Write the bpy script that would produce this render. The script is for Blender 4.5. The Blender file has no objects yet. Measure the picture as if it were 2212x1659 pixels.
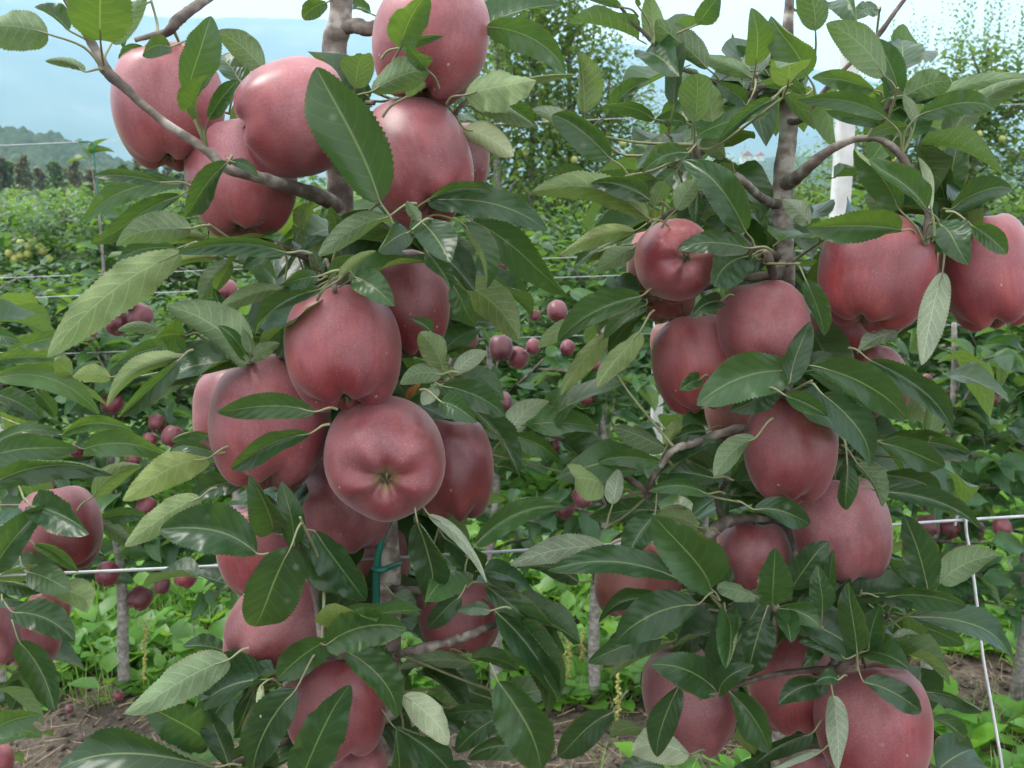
import bpy, bmesh, math, random
from mathutils import Vector, Matrix, noise

# ------------------------------------------------------------------ camera, sky, sun, exposure
SC = bpy.context.scene
COL = SC.collection
R = math.radians
F = 2152.0                       # focal length in photo units (photo 2212 units wide)
CX, CY = 1106.0, 829.5
PITCH = R(11.3)
H = 1.70
CAM = Vector((0, 0, H))
FWD = Vector((0, math.cos(PITCH), -math.sin(PITCH)))
UP = Vector((0, math.sin(PITCH), math.cos(PITCH)))
RT = Vector((1, 0, 0))

cam = bpy.data.cameras.new('camera')
cam.sensor_width = 36
cam.lens = 36 * F / 2212
cam.clip_start = 0.05
cam.clip_end = 30000
cam.dof.use_dof = True
cam.dof.focus_distance = 0.85
cam.dof.aperture_fstop = 20.0
co = bpy.data.objects.new('camera', cam)
COL.objects.link(co)
co.location = CAM
co.rotation_euler = (R(90) - PITCH, 0, 0)
SC.camera = co

SUN_EL, SUN_AZ = R(58), R(-78)   # high and to the left of the view
sun = bpy.data.lights.new('sun', 'SUN')
sun.energy = 2.4
sun.angle = R(20)
sun.color = (1.0, 0.95, 0.88)
so = bpy.data.objects.new('sun', sun)
COL.objects.link(so)
sd = Vector((math.sin(SUN_AZ) * math.cos(SUN_EL), math.cos(SUN_AZ) * math.cos(SUN_EL), math.sin(SUN_EL)))
so.rotation_euler = (-sd).to_track_quat('-Z', 'Y').to_euler()

W = bpy.data.worlds.new('World')
SC.world = W
W.use_nodes = True
nt = W.node_tree
nt.nodes.clear()
wo = nt.nodes.new('ShaderNodeOutputWorld')
bg = nt.nodes.new('ShaderNodeBackground')
bg.inputs['Strength'].default_value = 0.12
sky = nt.nodes.new('ShaderNodeTexSky')
sky.sky_type = 'NISHITA'
sky.sun_disc = False
sky.sun_elevation = SUN_EL
sky.sun_rotation = SUN_AZ
tc = nt.nodes.new('ShaderNodeTexCoord')
nz = nt.nodes.new('ShaderNodeTexNoise')
nz.inputs['Scale'].default_value = 2.6
nz.inputs['Detail'].default_value = 6
cr = nt.nodes.new('ShaderNodeValToRGB')
cr.color_ramp.elements[0].position = 0.25
cr.color_ramp.elements[0].color = (0.86, 0.86, 0.86, 1)
cr.color_ramp.elements[1].position = 0.55
mx = nt.nodes.new('ShaderNodeMix')
mx.data_type = 'RGBA'
mx.inputs[7].default_value = (9.9, 9.8, 9.7, 1)      # thin bright cloud
nt.links.new(tc.outputs['Generated'], nz.inputs['Vector'])
nt.links.new(nz.outputs['Fac'], cr.inputs['Fac'])
nt.links.new(cr.outputs['Color'], mx.inputs[0])
nt.links.new(sky.outputs['Color'], mx.inputs[6])
# cloud cover is brighter overhead than at the horizon, as under any overcast
sz = nt.nodes.new('ShaderNodeSeparateXYZ')
nt.links.new(tc.outputs['Generated'], sz.inputs[0])
mr = nt.nodes.new('ShaderNodeMapRange')
mr.inputs[3].default_value = 1.0
mr.inputs[4].default_value = 1.5
nt.links.new(sz.outputs[2], mr.inputs[0])
vm = nt.nodes.new('ShaderNodeVectorMath')
vm.operation = 'SCALE'
nt.links.new(mx.outputs[2], vm.inputs[0])
nt.links.new(mr.outputs[0], vm.inputs['Scale'])
nt.links.new(vm.outputs[0], bg.inputs['Color'])
nt.links.new(bg.outputs['Background'], wo.inputs['Surface'])

SC.view_settings.view_transform = 'Standard'
SC.view_settings.look = 'None'
SC.view_settings.exposure = 0.74
SC.view_settings.gamma = 1
SC.view_settings.use_curve_mapping = False
SC.render.engine = 'CYCLES'
SC.cycles.max_bounces = 5
SC.cycles.diffuse_bounces = 3
SC.cycles.glossy_bounces = 2
SC.cycles.transmission_bounces = 4
SC.cycles.transparent_max_bounces = 6
SC.cycles.volume_bounces = 2
SC.cycles.use_denoising = True
SC.cycles.adaptive_threshold = 0.02

# ------------------------------------------------------------------ helpers
def at(u, v, Y):
    d = RT * ((u - CX) / F) + UP * (-(v - CY) / F) + FWD
    return CAM + d * (Y / d.y)

def upx(p):                      # metres per photo unit at point p
    return (p - CAM).dot(FWD) / F

def scr(dx, dy, dz):             # a direction given as right, down, towards the viewer
    return (RT * dx - UP * dy - FWD * dz).normalized()

OFF = dict(a=(0, 0), b=(576, 0), c=(1080, 0), d=(1636, 0), e=(0, 504), f=(576, 504), g=(1080, 504), h=(1636, 504),
           i=(0, 1083), j=(576, 1083), k=(1080, 1083), l=(1636, 1083))
ZS = 0.3473
def z(reg, x, y):
    o = OFF[reg]
    return o[0] + x * ZS, o[1] + y * ZS

def link(o, parent=None):
    COL.objects.link(o)
    if parent is not None:
        o.parent = parent
    return o

def mesh_obj(name, verts, faces, mats, parent=None, smooth=True, uv=None, mi=None):
    me = bpy.data.meshes.new(name)
    me.from_pydata(verts, [], faces)
    for m in (mats if isinstance(mats, (list, tuple)) else [mats]):
        me.materials.append(m)
    if uv is not None:
        ul = me.uv_layers.new(name='UVMap')
        flat = []
        for f in faces:
            for q in f:
                flat.extend(uv[q])
        ul.data.foreach_set('uv', flat)
    if mi is not None:
        me.polygons.foreach_set('material_index', mi)
    if smooth:
        me.polygons.foreach_set('use_smooth', [True] * len(faces))
    me.update()
    return link(bpy.data.objects.new(name, me), parent)

def empty(name, loc=(0, 0, 0)):
    o = bpy.data.objects.new(name, None)
    o.location = loc
    o.empty_display_size = 0.05
    return link(o)

def tag(o, label=None, cat=None, group=None, kind=None):
    if label: o['label'] = label
    if cat: o['category'] = cat
    if group: o['group'] = group
    if kind: o['kind'] = kind
    return o

def spline(pts, n):              # Catmull-Rom through points (tuples of any length)
    P = [pts[0]] + list(pts) + [pts[-1]]
    out = []
    segs = len(pts) - 1
    for s in range(segs):
        p0, p1, p2, p3 = P[s], P[s + 1], P[s + 2], P[s + 3]
        for k in range(n):
            t = k / n
            out.append(tuple(0.5 * (2 * b + (c - a) * t + (2 * a - 5 * b + 4 * c - d) * t * t + (3 * b - a - 3 * c + d) * t ** 3)
                             for a, b, c, d in zip(p0, p1, p2, p3)))
    out.append(tuple(pts[-1]))
    return out

def tube_data(path, radii, segs=8, rough=0.0, cap=True, seed=0.0):
    vs, fs = [], []
    n = len(path)
    prev = None
    for i, p in enumerate(path):
        t = (path[min(i + 1, n - 1)] - path[max(i - 1, 0)]).normalized()
        if prev is None:
            a = t.orthogonal().normalized()
        else:
            a = (prev - t * prev.dot(t)).normalized()
        prev = a
        b = t.cross(a)
        for k in range(segs):
            th = 2 * math.pi * k / segs
            r = radii[i]
            d = a * math.cos(th) + b * math.sin(th)
            if rough:
                r *= 1 + rough * noise.noise((p + d * r) * (0.9 / max(r, .002)) * .35 + Vector((seed, 0, 0))) + rough * .6 * noise.noise((p + d * r) * 260)
            vs.append(p + d * r)
    for i in range(n - 1):
        for k in range(segs):
            fs.append((i * segs + k, i * segs + (k + 1) % segs, (i + 1) * segs + (k + 1) % segs, (i + 1) * segs + k))
    if cap:
        fs.append(tuple(range(segs - 1, -1, -1)))
        fs.append(tuple((n - 1) * segs + k for k in range(segs)))
    return vs, fs

def tube(name, path, radii, mat, parent=None, segs=8, rough=0.0):
    if not isinstance(radii, (list, tuple)):
        radii = [radii] * len(path)
    v, f = tube_data(path, radii, segs, rough)
    return mesh_obj(name, v, f, mat, parent)

def curve_tube(name, pts, mat, parent=None, n=6, segs=8, rough=0.0):   # pts: (Vector, radius)
    q = spline([(p.x, p.y, p.z, r) for p, r in pts], n)
    return tube(name, [Vector(s[:3]) for s in q], [s[3] for s in q], mat, parent, segs, rough)

# ------------------------------------------------------------------ materials
def newmat(name):
    m = bpy.data.materials.new(name)
    m.use_nodes = True
    n = m.node_tree.nodes
    b = n['Principled BSDF']
    return m, n, m.node_tree.links, b

def N(nodes, typ, **kw):
    x = nodes.new(typ)
    for k, v in kw.items():
        setattr(x, k, v)
    return x

def ramp(nodes, stops):
    r = nodes.new('ShaderNodeValToRGB')
    e = r.color_ramp.elements
    while len(e) < len(stops):
        e.new(0.5)
    for q, (p, c) in zip(e, stops):
        q.position = p
        q.color = (*c, 1) if len(c) == 3 else c
    return r

def mathn(nodes, links, op, a, b=None, c=None, clamp=False):
    m = nodes.new('ShaderNodeMath')
    m.operation = op
    m.use_clamp = clamp
    for i, q in enumerate((a, b, c)):
        if q is None:
            continue
        if isinstance(q, (int, float)):
            m.inputs[i].default_value = q
        else:
            links.new(q, m.inputs[i])
    return m.outputs[0]

def mixc(nodes, links, fac, a, b, blend='MIX'):
    m = nodes.new('ShaderNodeMix')
    m.data_type = 'RGBA'
    m.blend_type = blend
    for i, q in ((0, fac), (6, a), (7, b)):
        if isinstance(q, (int, float)):
            m.inputs[i].default_value = q
        elif isinstance(q, tuple):
            m.inputs[i].default_value = (*q, 1) if len(q) == 3 else q
        else:
            links.new(q, m.inputs[i])
    return m.outputs[2]

def smooth(nodes, links, v, lo, hi, a=0.0, b=1.0):
    m = nodes.new('ShaderNodeMapRange')
    m.interpolation_type = 'SMOOTHSTEP'
    links.new(v, m.inputs[0])
    m.inputs[1].default_value = lo
    m.inputs[2].default_value = hi
    m.inputs[3].default_value = a
    m.inputs[4].default_value = b
    return m.outputs[0]

def leaf_material(name, top, under, trans, veins=True, var=0.24, tw=0.22, rough=0.40):
    m, n, L, b = newmat(name)
    geo = N(n, 'ShaderNodeNewGeometry')
    info = N(n, 'ShaderNodeObjectInfo')
    rnd = mathn(n, L, 'FRACT', mathn(n, L, 'ADD', info.outputs['Random'], geo.outputs['Random Per Island']))
    tcn = N(n, 'ShaderNodeTexCoord')
    nzn = N(n, 'ShaderNodeTexNoise')
    nzn.inputs['Scale'].default_value = 38 if veins else 14
    nzn.inputs['Detail'].default_value = 2 if veins else 0
    L.new(tcn.outputs['Object'], nzn.inputs['Vector'])
    def vary(c):
        d = tuple(x * (1 - var) for x in c)
        y = (min(c[0] * (1 + var * 1.5), 1), min(c[1] * (1 + var), 1), c[2] * (1 - .15 * var))
        c1 = mixc(n, L, smooth(n, L, rnd, 0.0, 0.55), d, c)
        return mixc(n, L, smooth(n, L, rnd, 0.55, 1.0), c1, y)
    ct, cu = vary(top), vary(under)
    mott = smooth(n, L, nzn.outputs['Fac'], 0.3, 0.75, 0.82, 1.15)
    mt = N(n, 'ShaderNodeVectorMath', operation='SCALE')
    L.new(ct, mt.inputs[0]); L.new(mott, mt.inputs['Scale'])
    ct = mt.outputs[0]
    mu = N(n, 'ShaderNodeVectorMath', operation='SCALE')
    L.new(cu, mu.inputs[0]); L.new(mott, mu.inputs['Scale'])
    cu = mu.outputs[0]
    bumpv = nzn.outputs['Fac']
    if veins:
        uv = N(n, 'ShaderNodeUVMap')
        sp = N(n, 'ShaderNodeSeparateXYZ')
        L.new(uv.outputs['UV'], sp.inputs[0])
        ax = mathn(n, L, 'ABSOLUTE', mathn(n, L, 'MULTIPLY_ADD', sp.outputs[0], 2.0, -1.0))
        axp = mathn(n, L, 'POWER', ax, 1.25)
        tt = mathn(n, L, 'MULTIPLY_ADD', axp, -1.7, mathn(n, L, 'MULTIPLY', sp.outputs[1], 7.8))
        side = mathn(n, L, 'GREATER_THAN', sp.outputs[0], 0.5)
        tt = mathn(n, L, 'MULTIPLY_ADD', side, 0.5, tt)
        tt = mathn(n, L, 'MULTIPLY_ADD', nzn.outputs['Fac'], 0.35, tt)
        dist = mathn(n, L, 'ABSOLUTE', mathn(n, L, 'SUBTRACT', mathn(n, L, 'FRACT', tt), 0.5))
        v1 = smooth(n, L, dist, 0.0, 0.085, 1.0, 0.0)
        v1 = mathn(n, L, 'MULTIPLY', v1, smooth(n, L, ax, 0.55, 1.0, 1.0, 0.15))
        vo = N(n, 'ShaderNodeTexVoronoi', feature='DISTANCE_TO_EDGE')
        vo.inputs['Scale'].default_value = 330
        L.new(tcn.outputs['Object'], vo.inputs['Vector'])
        v3 = smooth(n, L, vo.outputs['Distance'], 0.0, 0.09, 0.4, 0.0)
        mid = smooth(n, L, ax, 0.012, 0.05, 1.0, 0.0)
        vein = mathn(n, L, 'MAXIMUM', mathn(n, L, 'MAXIMUM', v1, mid), v3)
        vt = mathn(n, L, 'MAXIMUM', mathn(n, L, 'MULTIPLY', v1, 0.075), mathn(n, L, 'MULTIPLY', mid, 0.6))
        ct = mixc(n, L, vt, ct, (0.24, 0.33, 0.11))
        cu = mixc(n, L, mathn(n, L, 'MULTIPLY', vein, 0.55), cu, tuple(min(1, x * 1.7 + .04) for x in under))
        quilt = smooth(n, L, dist, 0.0, 0.5, 0.0, 1.0)
        bumpv = mathn(n, L, 'MULTIPLY', quilt, 0.35)
        bumpv = mathn(n, L, 'ADD', bumpv, mathn(n, L, 'MULTIPLY', nzn.outputs['Fac'], 0.6))
        # a few brown specks
        vs = N(n, 'ShaderNodeTexVoronoi')
        vs.inputs['Scale'].default_value = 26
        L.new(tcn.outputs['Object'], vs.inputs['Vector'])
        sx = N(n, 'ShaderNodeSeparateColor')
        L.new(vs.outputs['Color'], sx.inputs[0])
        speck = mathn(n, L, 'MULTIPLY', smooth(n, L, vs.outputs['Distance'], 0.05, 0.12, 1, 0), mathn(n, L, 'GREATER_THAN', sx.outputs[0], 0.93))
        ct = mixc(n, L, mathn(n, L, 'MULTIPLY', speck, 0.8), ct, (0.16, 0.11, 0.05))
        # browned margins here and there, and dried spray spots
        bn = N(n, 'ShaderNodeTexNoise'); bn.inputs['Scale'].default_value = 22
        L.new(tcn.outputs['Object'], bn.inputs['Vector'])
        edge = mathn(n, L, 'MULTIPLY', smooth(n, L, ax, 0.84, 1.0), smooth(n, L, bn.outputs['Fac'], 0.54, 0.66))
        ct = mixc(n, L, mathn(n, L, 'MULTIPLY', edge, 0.7), ct, (0.17, 0.115, 0.045))
        cu = mixc(n, L, mathn(n, L, 'MULTIPLY', edge, 0.6), cu, (0.20, 0.14, 0.07))
        v9 = N(n, 'ShaderNodeTexVoronoi'); v9.inputs['Scale'].default_value = 75
        L.new(tcn.outputs['Object'], v9.inputs['Vector'])
        s9 = N(n, 'ShaderNodeSeparateColor'); L.new(v9.outputs['Color'], s9.inputs[0])
        sp9 = mathn(n, L, 'MULTIPLY', smooth(n, L, v9.outputs['Distance'], 0.05, 0.30, 0.28, 0), mathn(n, L, 'GREATER_THAN', s9.outputs[1], 0.90))
        ct = mixc(n, L, sp9, ct, (0.30, 0.34, 0.28))
    col = mixc(n, L, geo.outputs['Backfacing'], ct, cu)
    L.new(col, b.inputs['Base Color'])
    rr = N(n, 'ShaderNodeMix')
    L.new(geo.outputs['Backfacing'], rr.inputs[0])
    rr.inputs[2].default_value = rough
    rr.inputs[3].default_value = 0.75
    L.new(rr.outputs[0], b.inputs['Roughness'])
    b.inputs['Specular IOR Level'].default_value = 0.40
    bp = N(n, 'ShaderNodeBump')
    bp.inputs['Strength'].default_value = 0.38 if veins else 0.25
    bp.inputs['Distance'].default_value = 0.0012 if veins else 0.004
    L.new(bumpv, bp.inputs['Height'])
    if veins:
        L.new(bp.outputs['Normal'], b.inputs['Normal'])
    tr = N(n, 'ShaderNodeBsdfTranslucent')
    tcx = mixc(n, L, 0.0, trans, trans)
    if veins:
        tcx = mixc(n, L, mathn(n, L, 'MULTIPLY', vein, 0.45), trans, tuple(min(1, x * 1.5 + .05) for x in trans))
    L.new(tcx, tr.inputs['Color'])
    if veins:
        L.new(bp.outputs['Normal'], tr.inputs['Normal'])
    ms = N(n, 'ShaderNodeMixShader')
    ms.inputs[0].default_value = tw if veins else max(tw, 0.33)
    L.new(b.outputs[0], ms.inputs[1])
    L.new(tr.outputs[0], ms.inputs[2])
    L.new(ms.outputs[0], n['Material Output'].inputs['Surface'])
    return m

M_LEAF = leaf_material('apple_leaf', (0.023, 0.062, 0.023), (0.145, 0.205, 0.105), (0.17, 0.32, 0.045), rough=0.33, var=0.30)
M_LEAFY = leaf_material('young_leaf', (0.036, 0.092, 0.027), (0.17, 0.23, 0.095), (0.25, 0.42, 0.05))
M_LEAFP = leaf_material('woolly_leaf', (0.075, 0.125, 0.075), (0.30, 0.36, 0.25), (0.26, 0.38, 0.16), tw=0.2)
M_LEAFO = leaf_material('dry_leaf', (0.32, 0.13, 0.03), (0.35, 0.17, 0.06), (0.4, 0.15, 0.03))
M_ROW2 = leaf_material('second_row_leaf', (0.034, 0.088, 0.036), (0.14, 0.21, 0.10), (0.17, 0.34, 0.04), veins=False, rough=0.46)
M_FAR = leaf_material('orchard_leaf', (0.050, 0.122, 0.040), (0.16, 0.25, 0.10), (0.22, 0.40, 0.05), veins=False)
M_FARY = leaf_material('orchard_leaf_pale', (0.10, 0.18, 0.055), (0.25, 0.33, 0.13), (0.32, 0.46, 0.07), veins=False)
M_WEED = leaf_material('weed_leaf', (0.085, 0.22, 0.032), (0.18, 0.30, 0.08), (0.30, 0.55, 0.05), veins=False, tw=0.35)

def simple(name, col, rough=0.6, bump=None, metal=0.0, col2=None, scale=60):
    m, n, L, b = newmat(name)
    b.inputs['Roughness'].default_value = rough
    b.inputs['Metallic'].default_value = metal
    tcn = N(n, 'ShaderNodeTexCoord')
    nzn = N(n, 'ShaderNodeTexNoise')
    nzn.inputs['Scale'].default_value = scale
    nzn.inputs['Detail'].default_value = 5
    L.new(tcn.outputs['Object'], nzn.inputs['Vector'])
    r = ramp(n, [(0.35, col2 or tuple(x * .75 for x in col)), (0.65, col)])
    L.new(nzn.outputs['Fac'], r.inputs['Fac'])
    L.new(r.outputs['Color'], b.inputs['Base Color'])
    if bump:
        bp = N(n, 'ShaderNodeBump')
        bp.inputs['Distance'].default_value = bump
        bp.inputs['Strength'].default_value = 0.7
        L.new(nzn.outputs['Fac'], bp.inputs['Height'])
        L.new(bp.outputs['Normal'], b.inputs['Normal'])
    return m

def bark_material(name, dark, mid, pale, pale_at=0.62):
    m, n, L, b = newmat(name)
    tcn = N(n, 'ShaderNodeTexCoord')
    a = N(n, 'ShaderNodeTexNoise'); a.inputs['Scale'].default_value = 55; a.inputs['Detail'].default_value = 7
    L.new(tcn.outputs['Object'], a.inputs['Vector'])
    mp = N(n, 'ShaderNodeMapping'); mp.inputs['Scale'].default_value = (1, 1, 2.0)
    L.new(tcn.outputs['Object'], mp.inputs['Vector'])
    c = N(n, 'ShaderNodeTexNoise'); c.inputs['Scale'].default_value = 45; c.inputs['Detail'].default_value = 4
    L.new(mp.outputs[0], c.inputs['Vector'])
    f = mathn(n, L, 'ADD', mathn(n, L, 'MULTIPLY', a.outputs['Fac'], .6), mathn(n, L, 'MULTIPLY', c.outputs['Fac'], .4))
    r = ramp(n, [(0.36, dark), (0.50, mid), (pale_at, pale)])
    L.new(f, r.inputs['Fac'])
    L.new(r.outputs['Color'], b.inputs['Base Color'])
    b.inputs['Roughness'].default_value = 0.8
    bp = N(n, 'ShaderNodeBump'); bp.inputs['Distance'].default_value = 0.0025; bp.inputs['Strength'].default_value = 0.8
    L.new(f, bp.inputs['Height']); L.new(bp.outputs['Normal'], b.inputs['Normal'])
    return m

M_BARK = bark_material('apple_bark', (0.045, 0.036, 0.030), (0.15, 0.12, 0.10), (0.34, 0.31, 0.27))
M_TRUNK = bark_material('trunk_bark', (0.07, 0.055, 0.048), (0.24, 0.20, 0.17), (0.46, 0.43, 0.39), 0.58)
M_TWIG = bark_material('twig_bark', (0.04, 0.03, 0.025), (0.11, 0.085, 0.07), (0.22, 0.18, 0.14))
M_PET = simple('petiole', (0.22, 0.27, 0.12), 0.55, scale=90, col2=(0.20, 0.17, 0.10))
M_STEM = simple('fruit_stalk', (0.17, 0.14, 0.06), 0.6, scale=40, col2=(0.10, 0.055, 0.03))
M_CAL = simple('calyx', (0.16, 0.15, 0.07), 0.8, scale=8, col2=(0.06, 0.05, 0.03))
M_WIRE = simple('galvanised_wire', (0.52, 0.53, 0.55), 0.42, metal=0.35)
M_CORD = simple('white_cord', (0.80, 0.82, 0.84), 0.6)
M_TIE = simple('teal_tie', (0.012, 0.16, 0.115), 0.35, scale=20)
M_CONC = simple('painted_post', (0.66, 0.66, 0.64), 0.8, bump=0.001, scale=25, col2=(0.52, 0.52, 0.50))

def apple_material(name, stops, bloomc, bloom, calyxc, streak=1.0, dots=0.5):
    m, n, L, b = newmat(name)
    tcn = N(n, 'ShaderNodeTexCoord')
    info = N(n, 'ShaderNodeObjectInfo')
    sp = N(n, 'ShaderNodeSeparateXYZ')
    L.new(tcn.outputs['Object'], sp.inputs[0])
    X, Y, Z = sp.outputs
    r2 = mathn(n, L, 'SQRT', mathn(n, L, 'ADD', mathn(n, L, 'MULTIPLY', X, X), mathn(n, L, 'MULTIPLY', Y, Y)))
    ri = mathn(n, L, 'DIVIDE', 1.0, mathn(n, L, 'MAXIMUM', r2, 0.02))
    cv = N(n, 'ShaderNodeCombineXYZ')
    L.new(mathn(n, L, 'MULTIPLY', X, ri), cv.inputs[0])
    L.new(mathn(n, L, 'MULTIPLY', Y, ri), cv.inputs[1])
    L.new(mathn(n, L, 'MULTIPLY', Z, 0.45), cv.inputs[2])
    off = N(n, 'ShaderNodeVectorMath', operation='ADD')
    ov = N(n, 'ShaderNodeCombineXYZ')
    for i in range(3):
        L.new(mathn(n, L, 'MULTIPLY', info.outputs['Random'], 17.0 + 9 * i), ov.inputs[i])
    L.new(cv.outputs[0], off.inputs[0]); L.new(ov.outputs[0], off.inputs[1])
    s1 = N(n, 'ShaderNodeTexNoise'); s1.inputs['Scale'].default_value = 13; s1.inputs['Detail'].default_value = 5; s1.inputs['Roughness'].default_value = .65
    L.new(off.outputs[0], s1.inputs['Vector'])
    off2 = N(n, 'ShaderNodeVectorMath', operation='ADD')
    L.new(tcn.outputs['Object'], off2.inputs[0]); L.new(ov.outputs[0], off2.inputs[1])
    s2 = N(n, 'ShaderNodeTexNoise'); s2.inputs['Scale'].default_value = 2.6; s2.inputs['Detail'].default_value = 3
    L.new(off2.outputs[0], s2.inputs['Vector'])
    f = mathn(n, L, 'ADD', mathn(n, L, 'MULTIPLY', s1.outputs['Fac'], 0.42 * streak), mathn(n, L, 'MULTIPLY', s2.outputs['Fac'], 1 - 0.42 * streak))
    r = ramp(n, stops)
    L.new(f, r.inputs['Fac'])
    col = r.outputs['Color']
    # overall ripeness differs a little from fruit to fruit
    dk = N(n, 'ShaderNodeVectorMath', operation='SCALE')
    L.new(col, dk.inputs[0])
    L.new(mathn(n, L, 'MULTIPLY_ADD', info.outputs['Random'], 0.75, 0.52), dk.inputs['Scale'])
    col = dk.outputs[0]
    # green-yellow round the calyx
    cal = mathn(n, L, 'MULTIPLY', smooth(n, L, Z, -0.30, -0.44, 0, 1), smooth(n, L, r2, 0.03, 0.15, .85, 0))
    cal = mathn(n, L, 'MULTIPLY', cal, smooth(n, L, s2.outputs['Fac'], 0.35, 0.62, 0.25, 1.0))
    col = mixc(n, L, cal, col, calyxc)
    stm = mathn(n, L, 'MULTIPLY', smooth(n, L, Z, 0.25, 0.4, 0, 1), smooth(n, L, r2, 0.06, 0.2, 0.6, 0))
    col = mixc(n, L, stm, col, (0.28, 0.20, 0.05))
    # waxy bloom, made paler towards the stem end to paint in upper highlights
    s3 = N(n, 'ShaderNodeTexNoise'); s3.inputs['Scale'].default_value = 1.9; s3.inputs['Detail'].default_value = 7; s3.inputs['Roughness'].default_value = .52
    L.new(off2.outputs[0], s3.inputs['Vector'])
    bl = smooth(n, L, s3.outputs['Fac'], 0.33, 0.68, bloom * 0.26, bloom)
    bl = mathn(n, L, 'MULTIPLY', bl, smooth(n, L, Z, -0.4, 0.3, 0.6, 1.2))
    gr = N(n, 'ShaderNodeTexNoise'); gr.inputs['Scale'].default_value = 70; gr.inputs['Detail'].default_value = 4
    L.new(off2.outputs[0], gr.inputs['Vector'])
    bl = mathn(n, L, 'MULTIPLY', bl, smooth(n, L, gr.outputs['Fac'], 0.3, 0.7, 0.78, 1.22))
    bl = mathn(n, L, 'MULTIPLY', bl, mathn(n, L, 'MULTIPLY_ADD', mathn(n, L, 'FRACT', mathn(n, L, 'MULTIPLY', info.outputs['Random'], 7.3)), 0.7, 0.55))
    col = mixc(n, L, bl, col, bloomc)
    # lenticels
    vo = N(n, 'ShaderNodeTexVoronoi'); vo.inputs['Scale'].default_value = 36
    L.new(off2.outputs[0], vo.inputs['Vector'])
    d = smooth(n, L, vo.outputs['Distance'], 0.06, 0.17, dots, 0)
    d = mathn(n, L, 'MULTIPLY', d, smooth(n, L, Z, -0.45, 0.35, 1.0, 0.35))
    col = mixc(n, L, d, col, (0.58, 0.36, 0.30))
    # spray residue: few pale smears
    v2 = N(n, 'ShaderNodeTexVoronoi'); v2.inputs['Scale'].default_value = 8.5
    wob = N(n, 'ShaderNodeTexNoise'); wob.inputs['Scale'].default_value = 22
    L.new(off2.outputs[0], wob.inputs['Vector'])
    L.new(off2.outputs[0], v2.inputs['Vector'])
    sc_ = N(n, 'ShaderNodeSeparateColor'); L.new(v2.outputs['Color'], sc_.inputs[0])
    dd = mathn(n, L, 'MULTIPLY_ADD', wob.outputs['Fac'], 0.22, v2.outputs['Distance'])
    res = mathn(n, L, 'MULTIPLY', smooth(n, L, dd, 0.17, 0.25, 0.55, 0), mathn(n, L, 'GREATER_THAN', sc_.outputs[0], 0.82))
    res = mathn(n, L, 'MULTIPLY', res, smooth(n, L, Z, -0.05, -0.25, 0.15, 1.0))
    col = mixc(n, L, res, col, (0.62, 0.52, 0.52))
    L.new(col, b.inputs['Base Color'])
    b.inputs['Specular IOR Level'].default_value = 0.5
    rg = smooth(n, L, s3.outputs['Fac'], 0.3, 0.7, 0.34, 0.50)
    L.new(rg, b.inputs['Roughness'])
    b.inputs['Sheen Weight'].default_value = 0.26
    b.inputs['Sheen Roughness'].default_value = 0.42
    b.inputs['Sheen Tint'].default_value = (1.0, 0.86, 0.86, 1)
    b.inputs['Subsurface Weight'].default_value = 0.0
    bp = N(n, 'ShaderNodeBump'); bp.inputs['Distance'].default_value = 0.003; bp.inputs['Strength'].default_value = 0.12
    L.new(mathn(n, L, 'ADD', s3.outputs['Fac'], mathn(n, L, 'MULTIPLY', d, 0.3)), bp.inputs['Height'])
    L.new(bp.outputs['Normal'], b.inputs['Normal'])
    return m

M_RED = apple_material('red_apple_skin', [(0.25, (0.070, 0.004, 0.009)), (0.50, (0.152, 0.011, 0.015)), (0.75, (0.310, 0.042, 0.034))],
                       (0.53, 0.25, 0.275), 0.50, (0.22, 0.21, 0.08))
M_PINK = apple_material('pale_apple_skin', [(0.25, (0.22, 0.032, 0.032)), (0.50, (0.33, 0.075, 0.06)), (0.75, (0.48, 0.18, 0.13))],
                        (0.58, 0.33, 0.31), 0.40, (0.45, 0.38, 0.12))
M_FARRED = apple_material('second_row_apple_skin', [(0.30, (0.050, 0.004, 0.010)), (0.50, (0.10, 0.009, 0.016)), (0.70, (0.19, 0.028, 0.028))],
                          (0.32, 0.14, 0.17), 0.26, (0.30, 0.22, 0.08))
M_YEL = simple('yellow_apple_skin', (0.44, 0.42, 0.13), 0.45, scale=3, col2=(0.30, 0.34, 0.09))
# ------------------------------------------------------------------ ground, hills, mountains
def heightfield(name, az0, az1, na, radii, hfun, mat, label):
    vs, fs = [], []
    for r in radii:
        for k in range(na + 1):
            az = az0 + (az1 - az0) * k / na
            x, y = r * math.sin(az), r * math.cos(az)
            vs.append((x, y, hfun(az, r, x, y)))
    w = na + 1
    for i in range(len(radii) - 1):
        for k in range(na):
            fs.append((i * w + k, i * w + k + 1, (i + 1) * w + k + 1, (i + 1) * w + k))
    o = mesh_obj(name, vs, fs, mat)
    return tag(o, label, None, None, 'structure')

def lerp_table(tab, x):
    if x <= tab[0][0]: return tab[0][1]
    for (a, b), (c, d) in zip(tab, tab[1:]):
        if x <= c:
            t = (x - a) / (c - a)
            t = t * t * (3 - 2 * t)
            return b + (d - b) * t
    return tab[-1][1]

def elev(v, u):                  # tangent of elevation of a photo point over its horizontal distance
    d = RT * ((u - CX) / F) + UP * (-(v - CY) / F) + FWD
    return d.z / math.hypot(d.x, d.y)

def az_u(az):                    # photo column of an azimuth near the horizon
    return CX + math.tan(az) * F * math.cos(PITCH)

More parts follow.
